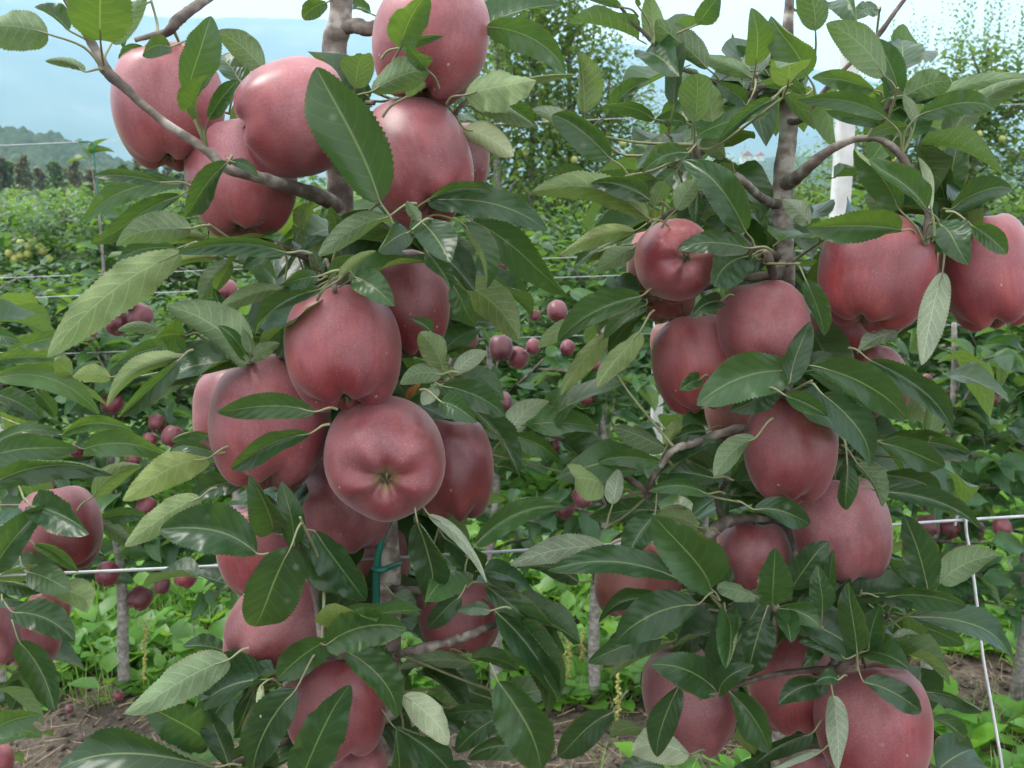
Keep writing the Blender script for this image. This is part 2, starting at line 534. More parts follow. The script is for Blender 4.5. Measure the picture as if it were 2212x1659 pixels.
m_ground, n, L, b = newmat('soil')
tcn = N(n, 'ShaderNodeTexCoord')
n1 = N(n, 'ShaderNodeTexNoise'); n1.inputs['Scale'].default_value = 7; n1.inputs['Detail'].default_value = 10; n1.inputs['Roughness'].default_value = .7
L.new(tcn.outputs['Object'], n1.inputs['Vector'])
n2 = N(n, 'ShaderNodeTexNoise'); n2.inputs['Scale'].default_value = 55; n2.inputs['Detail'].default_value = 6
L.new(tcn.outputs['Object'], n2.inputs['Vector'])
f = mathn(n, L, 'ADD', mathn(n, L, 'MULTIPLY', n1.outputs['Fac'], .5), mathn(n, L, 'MULTIPLY', n2.outputs['Fac'], .5))
r_ = ramp(n, [(0.34, (0.030, 0.022, 0.016)), (0.5, (0.080, 0.060, 0.044)), (0.66, (0.155, 0.125, 0.095))])
L.new(f, r_.inputs['Fac'])
sp = N(n, 'ShaderNodeSeparateXYZ'); L.new(tcn.outputs['Object'], sp.inputs[0])
far = smooth(n, L, sp.outputs[1], 3.6, 4.4)
col = mixc(n, L, far, r_.outputs['Color'], (0.085, 0.15, 0.04))
L.new(col, b.inputs['Base Color']); b.inputs['Roughness'].default_value = 0.95
bp = N(n, 'ShaderNodeBump'); bp.inputs['Distance'].default_value = 0.03; bp.inputs['Strength'].default_value = 0.9
L.new(f, bp.inputs['Height']); L.new(bp.outputs['Normal'], b.inputs['Normal'])
# one sheet: fine near the camera, reaching the horizon
ys = [-400, -60, -12, -4, 0, 1.5] + [2.0 + 0.05 * k for k in range(60)] + [5.5, 7, 10, 16, 30, 80, 250, 800, 2400, 8000]
xs = [-8000, -2500, -800, -250, -80, -25, -8, -4] + [-2.6 + 0.05 * k for k in range(105)] + [4, 8, 25, 80, 250, 800, 2500, 8000]
vs = []
for y in ys:
    for x in xs:
        h = 0.0
        if -3 < x < 3 and 1.9 < y < 5.1:
            h = 0.035 * noise.noise(Vector((x * 2.2, y * 2.2, 3))) + 0.022 * noise.noise(Vector((x * 9, y * 9, 1))) - 0.02
        vs.append((x, y, h))
w = len(xs)
fs = [(i * w + k, i * w + k + 1, (i + 1) * w + k + 1, (i + 1) * w + k) for i in range(len(ys) - 1) for k in range(w - 1)]
tag(mesh_obj('ground', vs, fs, m_ground), 'brown tilled orchard soil under the trees', None, None, 'structure')

m_mount, n, L, b = newmat('mountain_forest_and_scree')
tcn = N(n, 'ShaderNodeTexCoord')
n1 = N(n, 'ShaderNodeTexNoise'); n1.inputs['Scale'].default_value = 0.0016; n1.inputs['Detail'].default_value = 8; n1.inputs['Roughness'].default_value = .6
L.new(tcn.outputs['Object'], n1.inputs['Vector'])
r_ = ramp(n, [(0.40, (0.035, 0.065, 0.05)), (0.56, (0.08, 0.11, 0.08)), (0.70, (0.20, 0.20, 0.18)), (0.76, (0.42, 0.40, 0.36))])
L.new(n1.outputs['Fac'], r_.inputs['Fac']); L.new(r_.outputs['Color'], b.inputs['Base Color']); b.inputs['Roughness'].default_value = 1
RIDGE = [(-900, 40), (-400, -40), (0, -45), (100, -22), (260, 22), (430, 42), (560, 39), (700, 41), (900, 66), (1150, 100), (1270, 104), (1330, 97),
         (1420, 108), (1560, 132), (1700, 150), (1890, 190), (2212, 262), (2900, 320)]
def mh(az, r, x, y):
    u = az_u(az)
    e = max(elev(lerp_table(RIDGE, u), u), 0.01)
    t = min(max((r - 3000) / 3200, 0), 1)
    top = e * 6200 + H
    s = t * t * (3 - 2 * t) * .55 + t * .45
    nn = noise.fractal(Vector((x * .0012, y * .0012, 2)), 1.0, 2.0, 5)
    h = top * s + 130 * nn * t * (1 - t) * 2.5 + 10 * noise.noise(Vector((x * .02, y * .02, 0))) * t
    if r > 6200:
        h = top * (1 - (r - 6200) / 5000)
    return h - 1.5
heightfield('mountain', R(-48), R(42), 240, [3000 + 100 * k for k in range(33)] + [6600, 7000], mh, m_mount, 'pale blue hazy mountain ridge with light scree scars')

m_hill, n, L, b = newmat('hill_forest')
tcn = N(n, 'ShaderNodeTexCoord')
n1 = N(n, 'ShaderNodeTexNoise'); n1.inputs['Scale'].default_value = 0.12; n1.inputs['Detail'].default_value = 8; n1.inputs['Roughness'].default_value = .7
L.new(tcn.outputs['Object'], n1.inputs['Vector'])
r_ = ramp(n, [(0.38, (0.014, 0.036, 0.020)), (0.52, (0.030, 0.060, 0.030)), (0.66, (0.065, 0.095, 0.045))])
L.new(n1.outputs['Fac'], r_.inputs['Fac']); L.new(r_.outputs['Color'], b.inputs['Base Color']); b.inputs['Roughness'].default_value = 1
HR = [(-700, 238), (-200, 250), (0, 256), (90, 265), (150, 279), (210, 294), (290, 330), (360, 362), (450, 396), (600, 404)]
def hh(az, r, x, y):
    u = az_u(az)
    e = elev(lerp_table(HR, u), u)
    t = min(max((r - 275) / 264, 0), 1)
    tree = 0.0
    d, _ = noise.voronoi(Vector((x / 5.5, y / 5.5, 0)))
    tree = max(0, 1 - d[0] * 1.3) * 5.0
    s = t ** 1.25
    h = max(e, -.004) * 540 * s + tree * min(1, t * 3) * (1 if e > 0 else .2)
    return h - 3.0 if r < 541 else h * (1 - (r - 540) / 165) - 3.0
heightfield('forest_hill', R(-40), R(-12.5), 330, [275 + 2.5 * k for k in range(107)] + [550, 575, 620, 690], hh, m_hill, 'dark green wooded hillside below the pale mountain')
def h2(az, r, x, y):
    u = az_u(az)
    top = lerp_table([(1350, 398), (1560, 352), (1680, 338), (1900, 335), (2300, 330), (2700, 345)], u)
    t = min(max((r - 900) / 700, 0), 1)
    d, _ = noise.voronoi(Vector((x / 11, y / 11, 0)))
    s = t * t * (3 - 2 * t)
    return max(elev(top, u), -.002) * 1600 * s + max(0, 1 - d[0] * 1.3) * 7 * min(1, t * 3) - 2.5
heightfield('valley_rise', R(6), R(42), 200, [900 + 10 * k for k in range(71)] + [1800], h2, m_hill, 'pale green valley slope far behind the trees')

# small far houses on the valley slope
M_WALL = simple('house_plaster', (0.72, 0.69, 0.62), 0.9, scale=1)
M_ROOF = simple('roof_tiles', (0.36, 0.11, 0.07), 0.9, scale=2)
def house(u, v, Yd, w, hgt, dep, label):
    p = at(u, v, Yd)
    root = empty('far_house', p)
    tag(root, label, 'house', 'small houses far off in the valley')
    hw, hd = w / 2, dep / 2
    mesh_obj('wall', [(-hw, -hd, -6), (hw, -hd, -6), (hw, hd, -6), (-hw, hd, -6), (-hw, -hd, hgt), (hw, -hd, hgt), (hw, hd, hgt), (-hw, hd, hgt)],
             [(0, 1, 5, 4), (1, 2, 6, 5), (2, 3, 7, 6), (3, 0, 4, 7)], M_WALL, root, smooth=False)
    e = .7
    mesh_obj('roof', [(-hw - e, -hd - e, hgt - .3), (hw + e, -hd - e, hgt - .3), (hw + e, hd + e, hgt - .3), (-hw - e, hd + e, hgt - .3), (0, -hd - e, hgt + w * .45), (0, hd + e, hgt + w * .45)],
             [(0, 1, 4), (1, 2, 5, 4), (2, 3, 5), (3, 0, 4, 5), (3, 2, 1, 0)], M_ROOF, root, smooth=False)
house(1612, 352, 1350, 15, 9, 12, 'tiny far white house with steep red roof beyond the trees')
house(1640, 346, 1420, 11, 6, 14, 'tiny far pale house just right of the red-roofed one')

# haze: one box of even air round everything but the sky
hv = [(x, y, zz) for zz in (-4.0, 1500.0) for y in (-900, 8500) for x in (-8500, 8500)]
hz = mesh_obj('haze', hv, [(0, 2, 3, 1), (4, 5, 7, 6), (0, 1, 5, 4), (2, 6, 7, 3), (0, 4, 6, 2), (1, 3, 7, 5)], [], smooth=False)
mh_, n, L, b = newmat('haze_air')
n.remove(b)
pv = N(n, 'ShaderNodeVolumePrincipled')
pv.inputs['Color'].default_value = (0.52, 0.77, 1.0, 1)
pv.inputs['Density'].default_value = 0.00021
pv.inputs['Anisotropy'].default_value = 0.0
L.new(pv.outputs[0], n['Material Output'].inputs['Volume'])
hz.data.materials.append(mh_)
tag(hz, 'pale blue summer haze between the orchard and mountains', None, None, 'stuff')

# ------------------------------------------------------------------ leaves
def leaf_outline(t):
    return (max(t, 0) ** 0.52) * (max(1 - t, 0) ** 0.70) / 0.4345

def hero_leaf(name, base, tip, width, roll, bend, bulge, fold, wave, spur, mat, parent, seed):
    rng = random.Random(seed)
    a = tip - base
    Ln = a.length
    ah = a / Ln
    vd = (CAM - (base + tip) / 2).normalized()
    s = ah.cross(vd).normalized()
    n0 = s.cross(ah)
    NL, cols = 52, (-1, -.8, -.55, -.28, 0, .28, .55, .8, 1)
    tw = rng.uniform(-45, 45)
    ph = [rng.uniform(0, 6.28) for _ in range(4)]
    kw = rng.uniform(1.2, 3.0)
    asym = rng.uniform(-.08, .08)
    ks = [rng.uniform(-.5, .5), rng.uniform(-.5, .5)]
    if rng.random() < .72:
        ks[rng.randrange(2)] = rng.uniform(.8, 2.3)        # one margin rolls in and shows its other face
    vs, fs, uv, mi = [], [], [], []
    tiph = rng.uniform(-.06, .10)
    curl = rng.choice((0, .2, .5, .9)) * rng.uniform(.5, 1)
    for i in range(NL + 1):
        t = i / NL
        ro = R(roll + tw * (t - .4))
        nn = n0 * math.cos(ro) + s * math.sin(ro)
        ll = s * math.cos(ro) - n0 * math.sin(ro)
        arc = 4 * t * (1 - t)
        p = base + a * t + s * (bend * Ln * arc) + nn * (bulge * Ln * arc) + s * (tiph * Ln * max(0, t - .7) ** 2 * 4) - nn * (curl * Ln * max(0, t - .45) ** 2)
        wd = leaf_outline(t) * width / 2
        for x in cols:
            ex = abs(x)
            sd_ = 0 if x < 0 else 1
            k_, t0 = ks[sd_] * (.55 + .45 * math.sin(t * 3.1 + ph[sd_])), R(fold)
            if abs(k_) < .05: k_ = .05
            lat = wd * (math.sin(t0 + k_ * ex) - math.sin(t0)) / k_
            up = wd * (math.cos(t0) - math.cos(t0 + k_ * ex)) / k_
            if ex == 1:
                lat += wd * ((0.05 if i % 2 else -0.02) + .03 * noise.noise(Vector((t * 7, seed * .37 + x, 0))))
            up += ex * ex * wd * wave * (math.sin(t * 6.28 * kw + ph[sd_]) + .5 * math.sin(t * 6.28 * kw * 2.3 + ph[2 + sd_]))
            vs.append(p + ll * (math.copysign(lat, x) * (1 + asym * x)) + nn * up)
            uv.append((x * .5 + .5, t))
    w = len(cols)
    for i in range(NL):
        for k in range(w - 1):
            fs.append((i * w + k, i * w + k + 1, (i + 1) * w + k + 1, (i + 1) * w + k))
    # petiole, running a little way up the back of the midrib
    d0 = (base - spur).length
    c1 = spur.lerp(base, .5) - ah * d0 * .12 + Vector((0, 0, d0 * .10))
    pp = spline([tuple(spur), tuple(c1), tuple(base), tuple(vs[w * 8 + 4])], 4)
    pr = [0.0012 - 0.0008 * k / (len(pp) - 1) for k in range(len(pp))]
    tv, tf = tube_data([Vector(q) for q in pp], pr, 5, cap=False)
    o = mesh_obj(name, vs, fs, mat, parent, uv=uv)
    mesh_obj('petiole', tv, tf, M_PET, o)
    return o

def small_leaf_mesh(name, seed, mat, segs=6, wr=.5, petiole=True, bl=.12):   # unit leaf along +Y, top +Z
    rng = random.Random(seed)
    vs, fs, uv = [], [], []
    cols = (-1, -.5, 0, .5, 1)
    bd, fo, wv, ph = rng.uniform(-.75, .15), rng.uniform(10, 44), rng.uniform(.05, .28), rng.uniform(0, 6)
    tws, sdb = rng.uniform(-.9, .9), rng.uniform(-.12, .12)
    for i in range(segs + 1):
        t = i / segs
        wd = leaf_outline(t) * wr / 2 + .004
        for x in cols:
            lx, lz = x * wd, abs(x) * wd * math.tan(R(fo)) + x * x * wd * wv * math.sin(t * 9 + ph + x)
            ct, st = math.cos(tws * t), math.sin(tws * t)
            vs.append((lx * ct - lz * st + sdb * t * t, bl + t * (1 - bl) * .96, bd * t * t * .7 + lx * st + lz * ct))
            uv.append((x * .5 + .5, t))
    w = 5
    for i in range(segs):
        for k in range(w - 1):
            fs.append((i * w + k, i * w + k + 1, (i + 1) * w + k + 1, (i + 1) * w + k))
    if petiole:
        o0 = len(vs)
        r = .008
        vs += [(-r, 0, 0), (r, 0, 0), (r, bl + .03, .004), (-r, bl + .03, .004), (0, 0, -r * 1.5), (0, bl + .03, -r * 1.5)]
        uv += [(.5, .5)] * 6
        fs += [(o0, o0 + 1, o0 + 2, o0 + 3), (o0, o0 + 3, o0 + 5, o0 + 4), (o0 + 1, o0 + 4, o0 + 5, o0 + 2)]
    me = bpy.data.meshes.new(name)
    me.from_pydata(vs, [], fs)
    me.materials.append(mat)
    ul = me.uv_layers.new(name='UVMap')
    flat = []
    for f in fs:
        for q in f:
            flat.extend(uv[q])
    ul.data.foreach_set('uv', flat)
    me.polygons.foreach_set('use_smooth', [True] * len(fs))
    me.update()
    return me

def leaf_frame(p, d, nrm, Ln, wsc=1.0):
    y = d.normalized()
    x = y.cross(nrm)
    if x.length < 1e-4:
        x = y.orthogonal()
    x.normalize()
    zz = x.cross(y)
    return Matrix(((x.x * Ln * wsc, y.x * Ln, zz.x * Ln, p.x), (x.y * Ln * wsc, y.y * Ln, zz.y * Ln, p.y), (x.z * Ln * wsc, y.z * Ln, zz.z * Ln, p.z), (0, 0, 0, 1)))

# ------------------------------------------------------------------ apples
def apple_mesh(name, seed, mat, conic=1.0, tall=1.0, nth=44, npr=34, lobe=1.0):
    rng = random.Random(seed)
    c_ = .02 * (1 - conic)
    prof = [(0.0, 0.335), (0.035, 0.345), (0.095, 0.405), (0.175, 0.455), (0.265, 0.468), (0.36, 0.425), (0.44, 0.325), (0.487, 0.19), (0.5, 0.05), (0.488, -0.09), (0.450 + c_, -0.22), (0.390 + c_ * 1.5, -0.335),
            (0.308 + c_ * 2, -0.42), (0.215 + c_, -0.462), (0.14, -0.452), (0.08, -0.41), (0.03, -0.375), (0.0, -0.37)]
    pts = spline(prof, 2)
    ph = rng.uniform(0, 6.28)
    sh = (rng.uniform(-.05, .05), rng.uniform(-.05, .05))
    ell = rng.uniform(-.035, .035)
    pe = rng.uniform(0, 3.14)
    la = [rng.uniform(.6, 1.3) for _ in range(5)]
    vs, fs = [], []
    inner = pts[1:-1]
    o = Vector((seed * 3.1, 0, 0))
    vs.append((0, 0, pts[0][1] * tall))
    for (r, zz) in inner:
        low = min(max((-zz + .12) / .6, 0), 1)
        basin = 1 if (zz < -.3) else 0
        for k in range(nth):
            th = 2 * math.pi * k / nth
            lb = math.cos(5 * (th + ph))
            l5 = la[int(((th + ph) / (2 * math.pi) * 5 + .5)) % 5]
            rr = r * (1 + .040 * lobe * low ** 2.2 * lb * l5 + .010 * lb * (1 - low))
            z2 = zz - .034 * lobe * l5 * lb * (low ** 2) * min(1, r / .12) * (1 if r < .36 else max(0, 1 - (r - .36) / .12))
            rr *= 1 + ell * math.cos(2 * (th + pe))
            z2 += .018 * math.cos(3 * th + ph) * (1 if zz > .35 else 0) * min(1, r / .2)
            x, y = rr * math.cos(th), rr * math.sin(th)
            nz_ = .03 * noise.noise(Vector((x * 2.2, y * 2.2, z2 * 2.2)) + o)
            x, y = x * (1 + nz_), y * (1 + nz_)
            x += sh[0] * (z2 + .1); y += sh[1] * (z2 + .1)
            vs.append((x, y, z2 * tall))
    vs.append((sh[0] * (-.27), sh[1] * (-.27), pts[-1][1] * tall))
    m = len(inner)
    for k in range(nth):
        fs.append((0, 1 + k, 1 + (k + 1) % nth))
        for i in range(m - 1):
            fs.append((1 + i * nth + k, 1 + (i + 1) * nth + k, 1 + (i + 1) * nth + (k + 1) % nth, 1 + i * nth + (k + 1) % nth))
        fs.append((1 + (m - 1) * nth + k, len(vs) - 1, 1 + (m - 1) * nth + (k + 1) % nth))
    me = bpy.data.meshes.new(name)
    me.from_pydata(vs, [], fs)
    me.materials.append(mat)
    me.polygons.foreach_set('use_smooth', [True] * len(fs))
    me.update()
    return me, sh

def calyx_mesh(sh, tall):
    vs, fs = [], []
    cx, cy = sh[0] * -.27, sh[1] * -.27
    z0 = -.385 * tall
    for k in range(5):
        a = 2 * math.pi * k / 5 + .3
        d = Vector((math.cos(a), math.sin(a), 0)); s = Vector((-d.y, d.x, 0))
        b0 = Vector((cx, cy, z0)) + d * .028
        o = len(vs)
        vs += [b0 + s * .020, b0 - s * .020, b0 + d * .022 - s * .012 + Vector((0, 0, -.045)), b0 + d * .022 + s * .012 + Vector((0, 0, -.045)), b0 + d * (-.012) + Vector((0, 0, -.095))]
        fs += [(o, o + 1, o + 2, o + 3), (o + 3, o + 2, o + 4)]
    o = len(vs)
    for k in range(8):
        a = 2 * math.pi * k / 8
        vs.append(Vector((cx + .036 * math.cos(a), cy + .036 * math.sin(a), z0 + .004)))
    fs.append(tuple(range(o + 7, o - 1, -1)))
    for k in range(7):
        a = k * 2.4
        c = Vector((cx + .014 * math.cos(a), cy + .014 * math.sin(a), z0))
        o = len(vs)
        vs += [c + Vector((.004, 0, 0)), c + Vector((-.003, .004, 0)), c + Vector((-.003, -.004, 0)), c + Vector((.006 * math.cos(a), .006 * math.sin(a), -.07))]
        fs += [(o, o + 3, o + 1), (o + 1, o + 3, o + 2), (o + 2, o + 3, o)]
    me = bpy.data.meshes.new('calyx')
    me.from_pydata(vs, [], fs)
    me.materials.append(M_CAL)
    me.update()
    return me

def stem_mesh(tall):
    v, f = tube_data([Vector((0, 0, .32 * tall)), Vector((.01, 0, .42 * tall)), Vector((.03, .01, .52 * tall)), Vector((.065, .02, .60 * tall)), Vector((.08, .025, .64 * tall))], [.018, .016, .016, .02, .026], 6)
    me = bpy.data.meshes.new('stem')
    me.from_pydata(v, [], f)
    me.materials.append(M_STEM)
    me.polygons.foreach_set('use_smooth', [True] * len(f))
    me.update()
    return me

def make_variants(n, mat, seed, tall, lobe=1.0, nth=44):
    out = []
    for k in range(n):
        tl = tall[k % len(tall)]
        me, sh = apple_mesh('apple', seed + k, mat, conic=[1, .4, .8, .2][k % 4], tall=tl, nth=nth, lobe=lobe)
        out.append((me, calyx_mesh(sh, tl), stem_mesh(tl), tl))
    return out
V_RED = make_variants(8, M_RED, 11, (1.02, 1.0, 1.06, 1.0, 1.04, .98))
V_PINK = make_variants(4, M_PINK, 41, (1.02, .98, 1.04))
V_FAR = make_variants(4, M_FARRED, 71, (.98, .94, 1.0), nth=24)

def apple(var, k, pos, wid, hgt, cal, spin, label, group, name='apple', parts=True, cat='apple'):
    me, cm, sm, tl = var[k % len(var)]
    o = bpy.data.objects.new(name, me)
    zc = -cal                                    # +z of the mesh points from calyx to stem
    q = zc.to_track_quat('Z', 'Y')
    o.location = pos
    o.rotation_mode = 'QUATERNION'
    from mathutils import Quaternion
    o.rotation_quaternion = q @ Quaternion((0, 0, 1), spin)
    sy = hgt / (0.945 * tl)
    o.scale = (wid * .965, wid * .965, sy * .95)
    link(o)
    tag(o, label, cat, group)
    if parts:
        link(bpy.data.objects.new('calyx', cm), o)
        link(bpy.data.objects.new('stem', sm), o)
    return o

def scatter_mesh(name, items, mats, seed, segs=3, wr=.5):
    """many leaf-sized folded faces as one mesh: items = (pos, dir, normal, length, mat index)"""
    vs, fs, mi = [], [], []
    prof = [(0, .02), (.3, .40), (.6, .42), (1, .0)]
    for (p, d, nr, ln, k) in items:
        y = d.normalized()
        x = y.cross(nr)
        x = x.normalized() if x.length > 1e-4 else y.orthogonal().normalized()
        zz = x.cross(y)
        o = len(vs)
        b = p
        w2 = wr * ln * .55
        vs += [b, b + y * ln * .32 - x * w2 + zz * ln * .09, b + y * ln * .34, b + y * ln * .32 + x * w2 + zz * ln * .09,
               b + y * ln * .68 - x * w2 * .85 + zz * ln * .02, b + y * ln * .68 - zz * ln * .05, b + y * ln * .68 + x * w2 * .85 + zz * ln * .02, b + y * ln - zz * ln * .16]
        fs += [(o, o + 2, o + 1), (o, o + 3, o + 2), (o + 1, o + 2, o + 5, o + 4), (o + 2, o + 3, o + 6, o + 5), (o + 4, o + 5, o + 7), (o + 5, o + 6, o + 7)]
        mi += [k] * 6
    me = bpy.data.meshes.new(name)
    me.from_pydata([tuple(q) for q in vs], [], fs)
    for m in mats:
        me.materials.append(m)
    me.polygons.foreach_set('material_index', mi)
    me.polygons.foreach_set('use_smooth', [True] * len(fs))
    me.update()
    return me

# ------------------------------------------------------------------ front row: fruit
YA, YB, YC = 0.80, 0.87, 0.95
GA, GB, GC = 'red apples on the front left tree', 'red apples on the front right tree', 'red apples on the tree at the left edge'
# u, v, width, height, depth offset, calyx direction (right, down, to viewer), variant, label   [front left tree]
AP_A = [
 (362, 234, 244, 252, .015, (.12, .98, .05), 0, 'red apple at upper left, crossed by the slanting bare branch'),
 (636, 254, 236, 262, -.005, (-.93, .28, .18), 1, 'pink-rimmed red apple lying sideways with its dimple to the left, half behind dark leaf'),
 (522, 392, 245, 245, .02, (.05, .98, .15), 2, 'dark red apple hanging just under the slanting branch'),
 (929, 92, 256, 256, -.01, (-.12, .98, .05), 4, 'topmost red apple on the left tree, cut by the picture top'),
 (903, 352, 236, 284, -.02, (.30, .80, .42), 2, 'tall red apple right of the big dark leaf, below the topmost apple'),
 (978, 350, 165, 160, .085, (.1, .98, .0), 3, 'red apple mostly hidden behind the right flank of the tall apple'),
 (872, 658, 206, 226, .055, (.03, .99, .05), 4, 'long narrow red apple in shade, behind the speckled centre apple'),
 (742, 757, 256, 258, -.03, (.10, .88, .30), 1, 'speckled round red apple hanging under the leafy spur at the centre of left tree'),
 (583, 918, 266, 278, -.005, (.02, .93, .34), 0, 'red apple crossed by two slim green leaves'),
 (508, 890, 190, 190, .07, (-.1, .98, .0), 3, 'pale-edged red apple peeking out behind the one crossed by two leaves'),
 (833, 988, 270, 276, -.035, (.11, .30, .94), 1, 'big red apple whose calyx end faces the viewer'),
 (978, 1014, 190, 222, .045, (.05, .98, .1), 4, 'narrow red apple behind the right side of the calyx-facing big apple'),
 (752, 1085, 206, 214, .055, (.1, .98, .0), 5, 'shaded red apple below and behind the calyx-facing big apple'),
 (562, 1186, 186, 204, .05, (.1, .98, .0), 2, 'red apple mostly covered by a broad dark leaf, below the two-leaf apple'),
 (598, 1358, 216, 236, -.01, (-.55, .55, .62), 0, 'red apple with its puckered calyx turned to lower left, a broad leaf down its middle'),
 (726, 1522, 230, 222, .01, (.15, .97, .1), 5, 'deep red apple low on the left tree among dark leaves'),
 (772, 1672, 140, 150, .03, (.1, .98, .1), 2, 'red apple cut by the bottom edge, under the deep red low apple'),
 (824, 1206, 132, 142, .15, (0, .98, .1), 2, 'pale pink sliver of an apple beside the green-tied trunk'),
 (835, 1225, 112, 112, .24, (0, .98, .1), 3, 'small dark red apple just behind the pale sliver by the trunk'),
 (992, 1326, 182, 172, .09, (.1, .95, .25), 3, 'streaky dark red apple resting on the gnarled twig'),
]
AP_B = [
 (1460, 562, 180, 190, -.03, (.10, .06, .99), 1, 'red apple facing the viewer with a star-shaped calyx, at the left of right tree'),
 (1430, 572, 164, 170, .06, (-.1, .98, .1), 'p1', 'pale pink apple edge showing left of the star-calyx apple'),
 (1500, 786, 188, 206, .02, (.15, .97, .1), 4, 'red apple hanging below the star-calyx apple with a leaf on its lower right'),
 (1650, 706, 206, 188, -.01, (.0, .98, .15), 5, 'dark red apple at the heart of the right tree under bare spur stalks'),
 (1891, 590, 246, 240, -.02, (-.25, .93, .10), 1, 'large red apple wearing a broad folded leaf on top, right tree'),
 (2135, 588, 204, 246, -.01, (.1, .98, .1), 3, 'red apple with bright rim at the right picture edge'),
 (2022, 602, 120, 160, .085, (0, .98, .1), 2, 'narrow strip of red apple between the two large right-hand apples'),
 (1707, 972, 206, 226, -.03, (-.05, .97, .20), 0, 'red apple with lobed bottom hanging alone in the middle of right tree'),
 (1590, 888, 140, 130, .085, (0, .98, .1), 'p0', 'pale pink apple hidden behind the arching bare twig'),
 (1820, 1146, 210, 224, -.005, (.1, .97, .15), 1, 'speckled red apple with a leaf hanging over its left shoulder, right tree'),
 (1625, 1212, 170, 170, .03, (-.05, .98, .1), 5, 'bright red apple just above the leafy rosette on the right tree'),
 (1378, 1252, 190, 176, .08, (-.2, .95, .1), 'p1', 'pale orange-pink apple striped over by long leaves'),
 (1492, 1512, 214, 226, .015, (.1, .97, .1), 4, 'dark red apple low on the right tree with a leaf down its left side'),
 (1705, 1465, 186, 230, .03, (.05, .98, .1), 2, 'red apple between the low leaf-striped one and the big bottom one'),
 (1885, 1562, 250, 252, -.02, (.05, .97, .15), 1, 'big red apple at the bottom right with a pale leaf hanging before it'),
 (1738, 1672, 110, 120, .04, (0, .98, .1), 5, 'dark red apple top peeping up at the bottom edge, below right tree'),
 (1888, 826, 146, 150, .07, (.3, .9, .1), 2, 'dark red slice of apple behind two drooping leaves on the right tree'),
 (1815, 704, 130, 130, .085, (0, .98, .1), 5, 'dark red apple in shadow right below the folded-leaf apple'),
 (1440, 640, 130, 110, .08, (0, .98, .1), 'p3', 'dull orange-red apple in shade directly under the star-calyx apple'),
 (1448, 742, 90, 90, .14, (0, .98, .1), 'p2', 'tiny pale sliver of apple left of the lower red one, right tree'),
 (1795, 1436, 130, 120, .08, (0, .98, .1), 5, 'red apple glimpsed behind the dark rosette above the big bottom apple'),
]
AP_C = [
 (128, 1146, 180, 176, .0, (.30, .88, .3), 1, 'pink-topped red apple at the left edge with dark leaves across it'),
 (-12, 1366, 104, 152, -.02, (.35, .9, .2), 3, 'purplish red apple cut by the left picture edge'),
 (72, 1375, 120, 130, .05, (0, .98, .1), 5, 'shaded red apple right beside the purplish one at the left edge'),
 (105, 1318, 90, 90, .12, (0, .98, .1), 2, 'small pinkish apple top behind leaves at the left edge'),
 (-8, 1655, 70, 90, -.02, (0, .98, .1), 3, 'pale red apple corner in the bottom left of the picture'),
]
def place_apples(L_, Y, group, seed):
    rng = random.Random(seed)
    for (u, v, w, h, dy, cal, var, label) in L_:
        Yc = Y + dy
        p = at(u, v, Yc)
        s = upx(p)
        c = scr(*cal)
        facing = abs(cal[2]) / math.sqrt(sum(q * q for q in cal))
        hh_ = h if facing < .55 else w * 1.02
        ww_ = w
        if abs(cal[0]) > .8:
            ww_, hh_ = h, w
        # seen as slivers: keep real fruit size by pushing the hidden part back
        VV, k = (V_PINK, int(var[1])) if isinstance(var, str) else (V_RED, var)
        apple(VV, k, p, ww_ * s, hh_ * s, c, rng.uniform(0, 6.28), label, group)
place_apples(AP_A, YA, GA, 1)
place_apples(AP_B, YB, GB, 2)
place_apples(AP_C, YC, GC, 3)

# ------------------------------------------------------------------ front row: trees
T_A = tag(empty('apple_tree', (at(760, 900, YA + .06).x, YA + .06, 0)), 'front apple tree on the left, laden with large red apples', 'apple tree')
T_B = tag(empty('apple_tree', (at(1700, 900, YB + .06).x, YB + .06, 0)), 'front apple tree on the right with pale trunk and red apples', 'apple tree')
T_C = tag(empty('apple_tree', (at(-140, 900, YC + .05).x, YC + .05, 0)), 'apple tree whose leafy side reaches in from the left edge', 'apple tree')
for T in (T_A, T_B, T_C):
    T['base'] = list(T.location)

def part(o, T):                                   # parent keeping world placement (tree empties are only translated)
    o.parent = T
    o.location = -Vector(T['base'])
    return o

TRUNKS = {}
def trunk(T, pts, name='trunk', mat=None, rough=.09, n=7, segs=12, reg=None):
    pp = []
    for q in pts:
        if len(q) == 5:
            u, v = z(q[0], q[1], q[2]); Y, wz = q[3], q[4] * ZS
        else:
            u, v, Y, wz = q
        p = at(u, v, Y)
        pp.append((p, wz * upx(p) / 2))
    # continue a trunk down into the ground
    if name == 'trunk':
        last = pp[-1]
        pp.append((Vector((last[0].x + .01, last[0].y, .55)), last[1] * 1.15))
        pp.append((Vector((last[0].x, last[0].y + .005, -.05)), last[1] * 1.4))
    o = curve_tube(name, pp, mat or M_TRUNK, None, n, segs, rough)
    part(o, T)
    q = spline([(p.x, p.y, p.z) for p, r in pp], 6)
    TRUNKS.setdefault(T.name, []).extend(Vector(s) for s in q)
    return o
DA, DB = YA + .07, YB + .06
trunk(T_A, [(742, -160, DA, 44), (738, -10, DA, 48), (734, 50, DA, 50), (724, 88, DA, 54), (722, 140, DA, 50), (726, 260, DA + .01, 48), (735, 420, DA, 56),
            (742, 600, DA, 52), (770, 800, DA + .01, 54), (805, 1000, DA + .01, 54), (832, 1130, DA, 54), (838, 1300, DA, 56), (835, 1500, DA, 58), (828, 1700, DA, 60)])
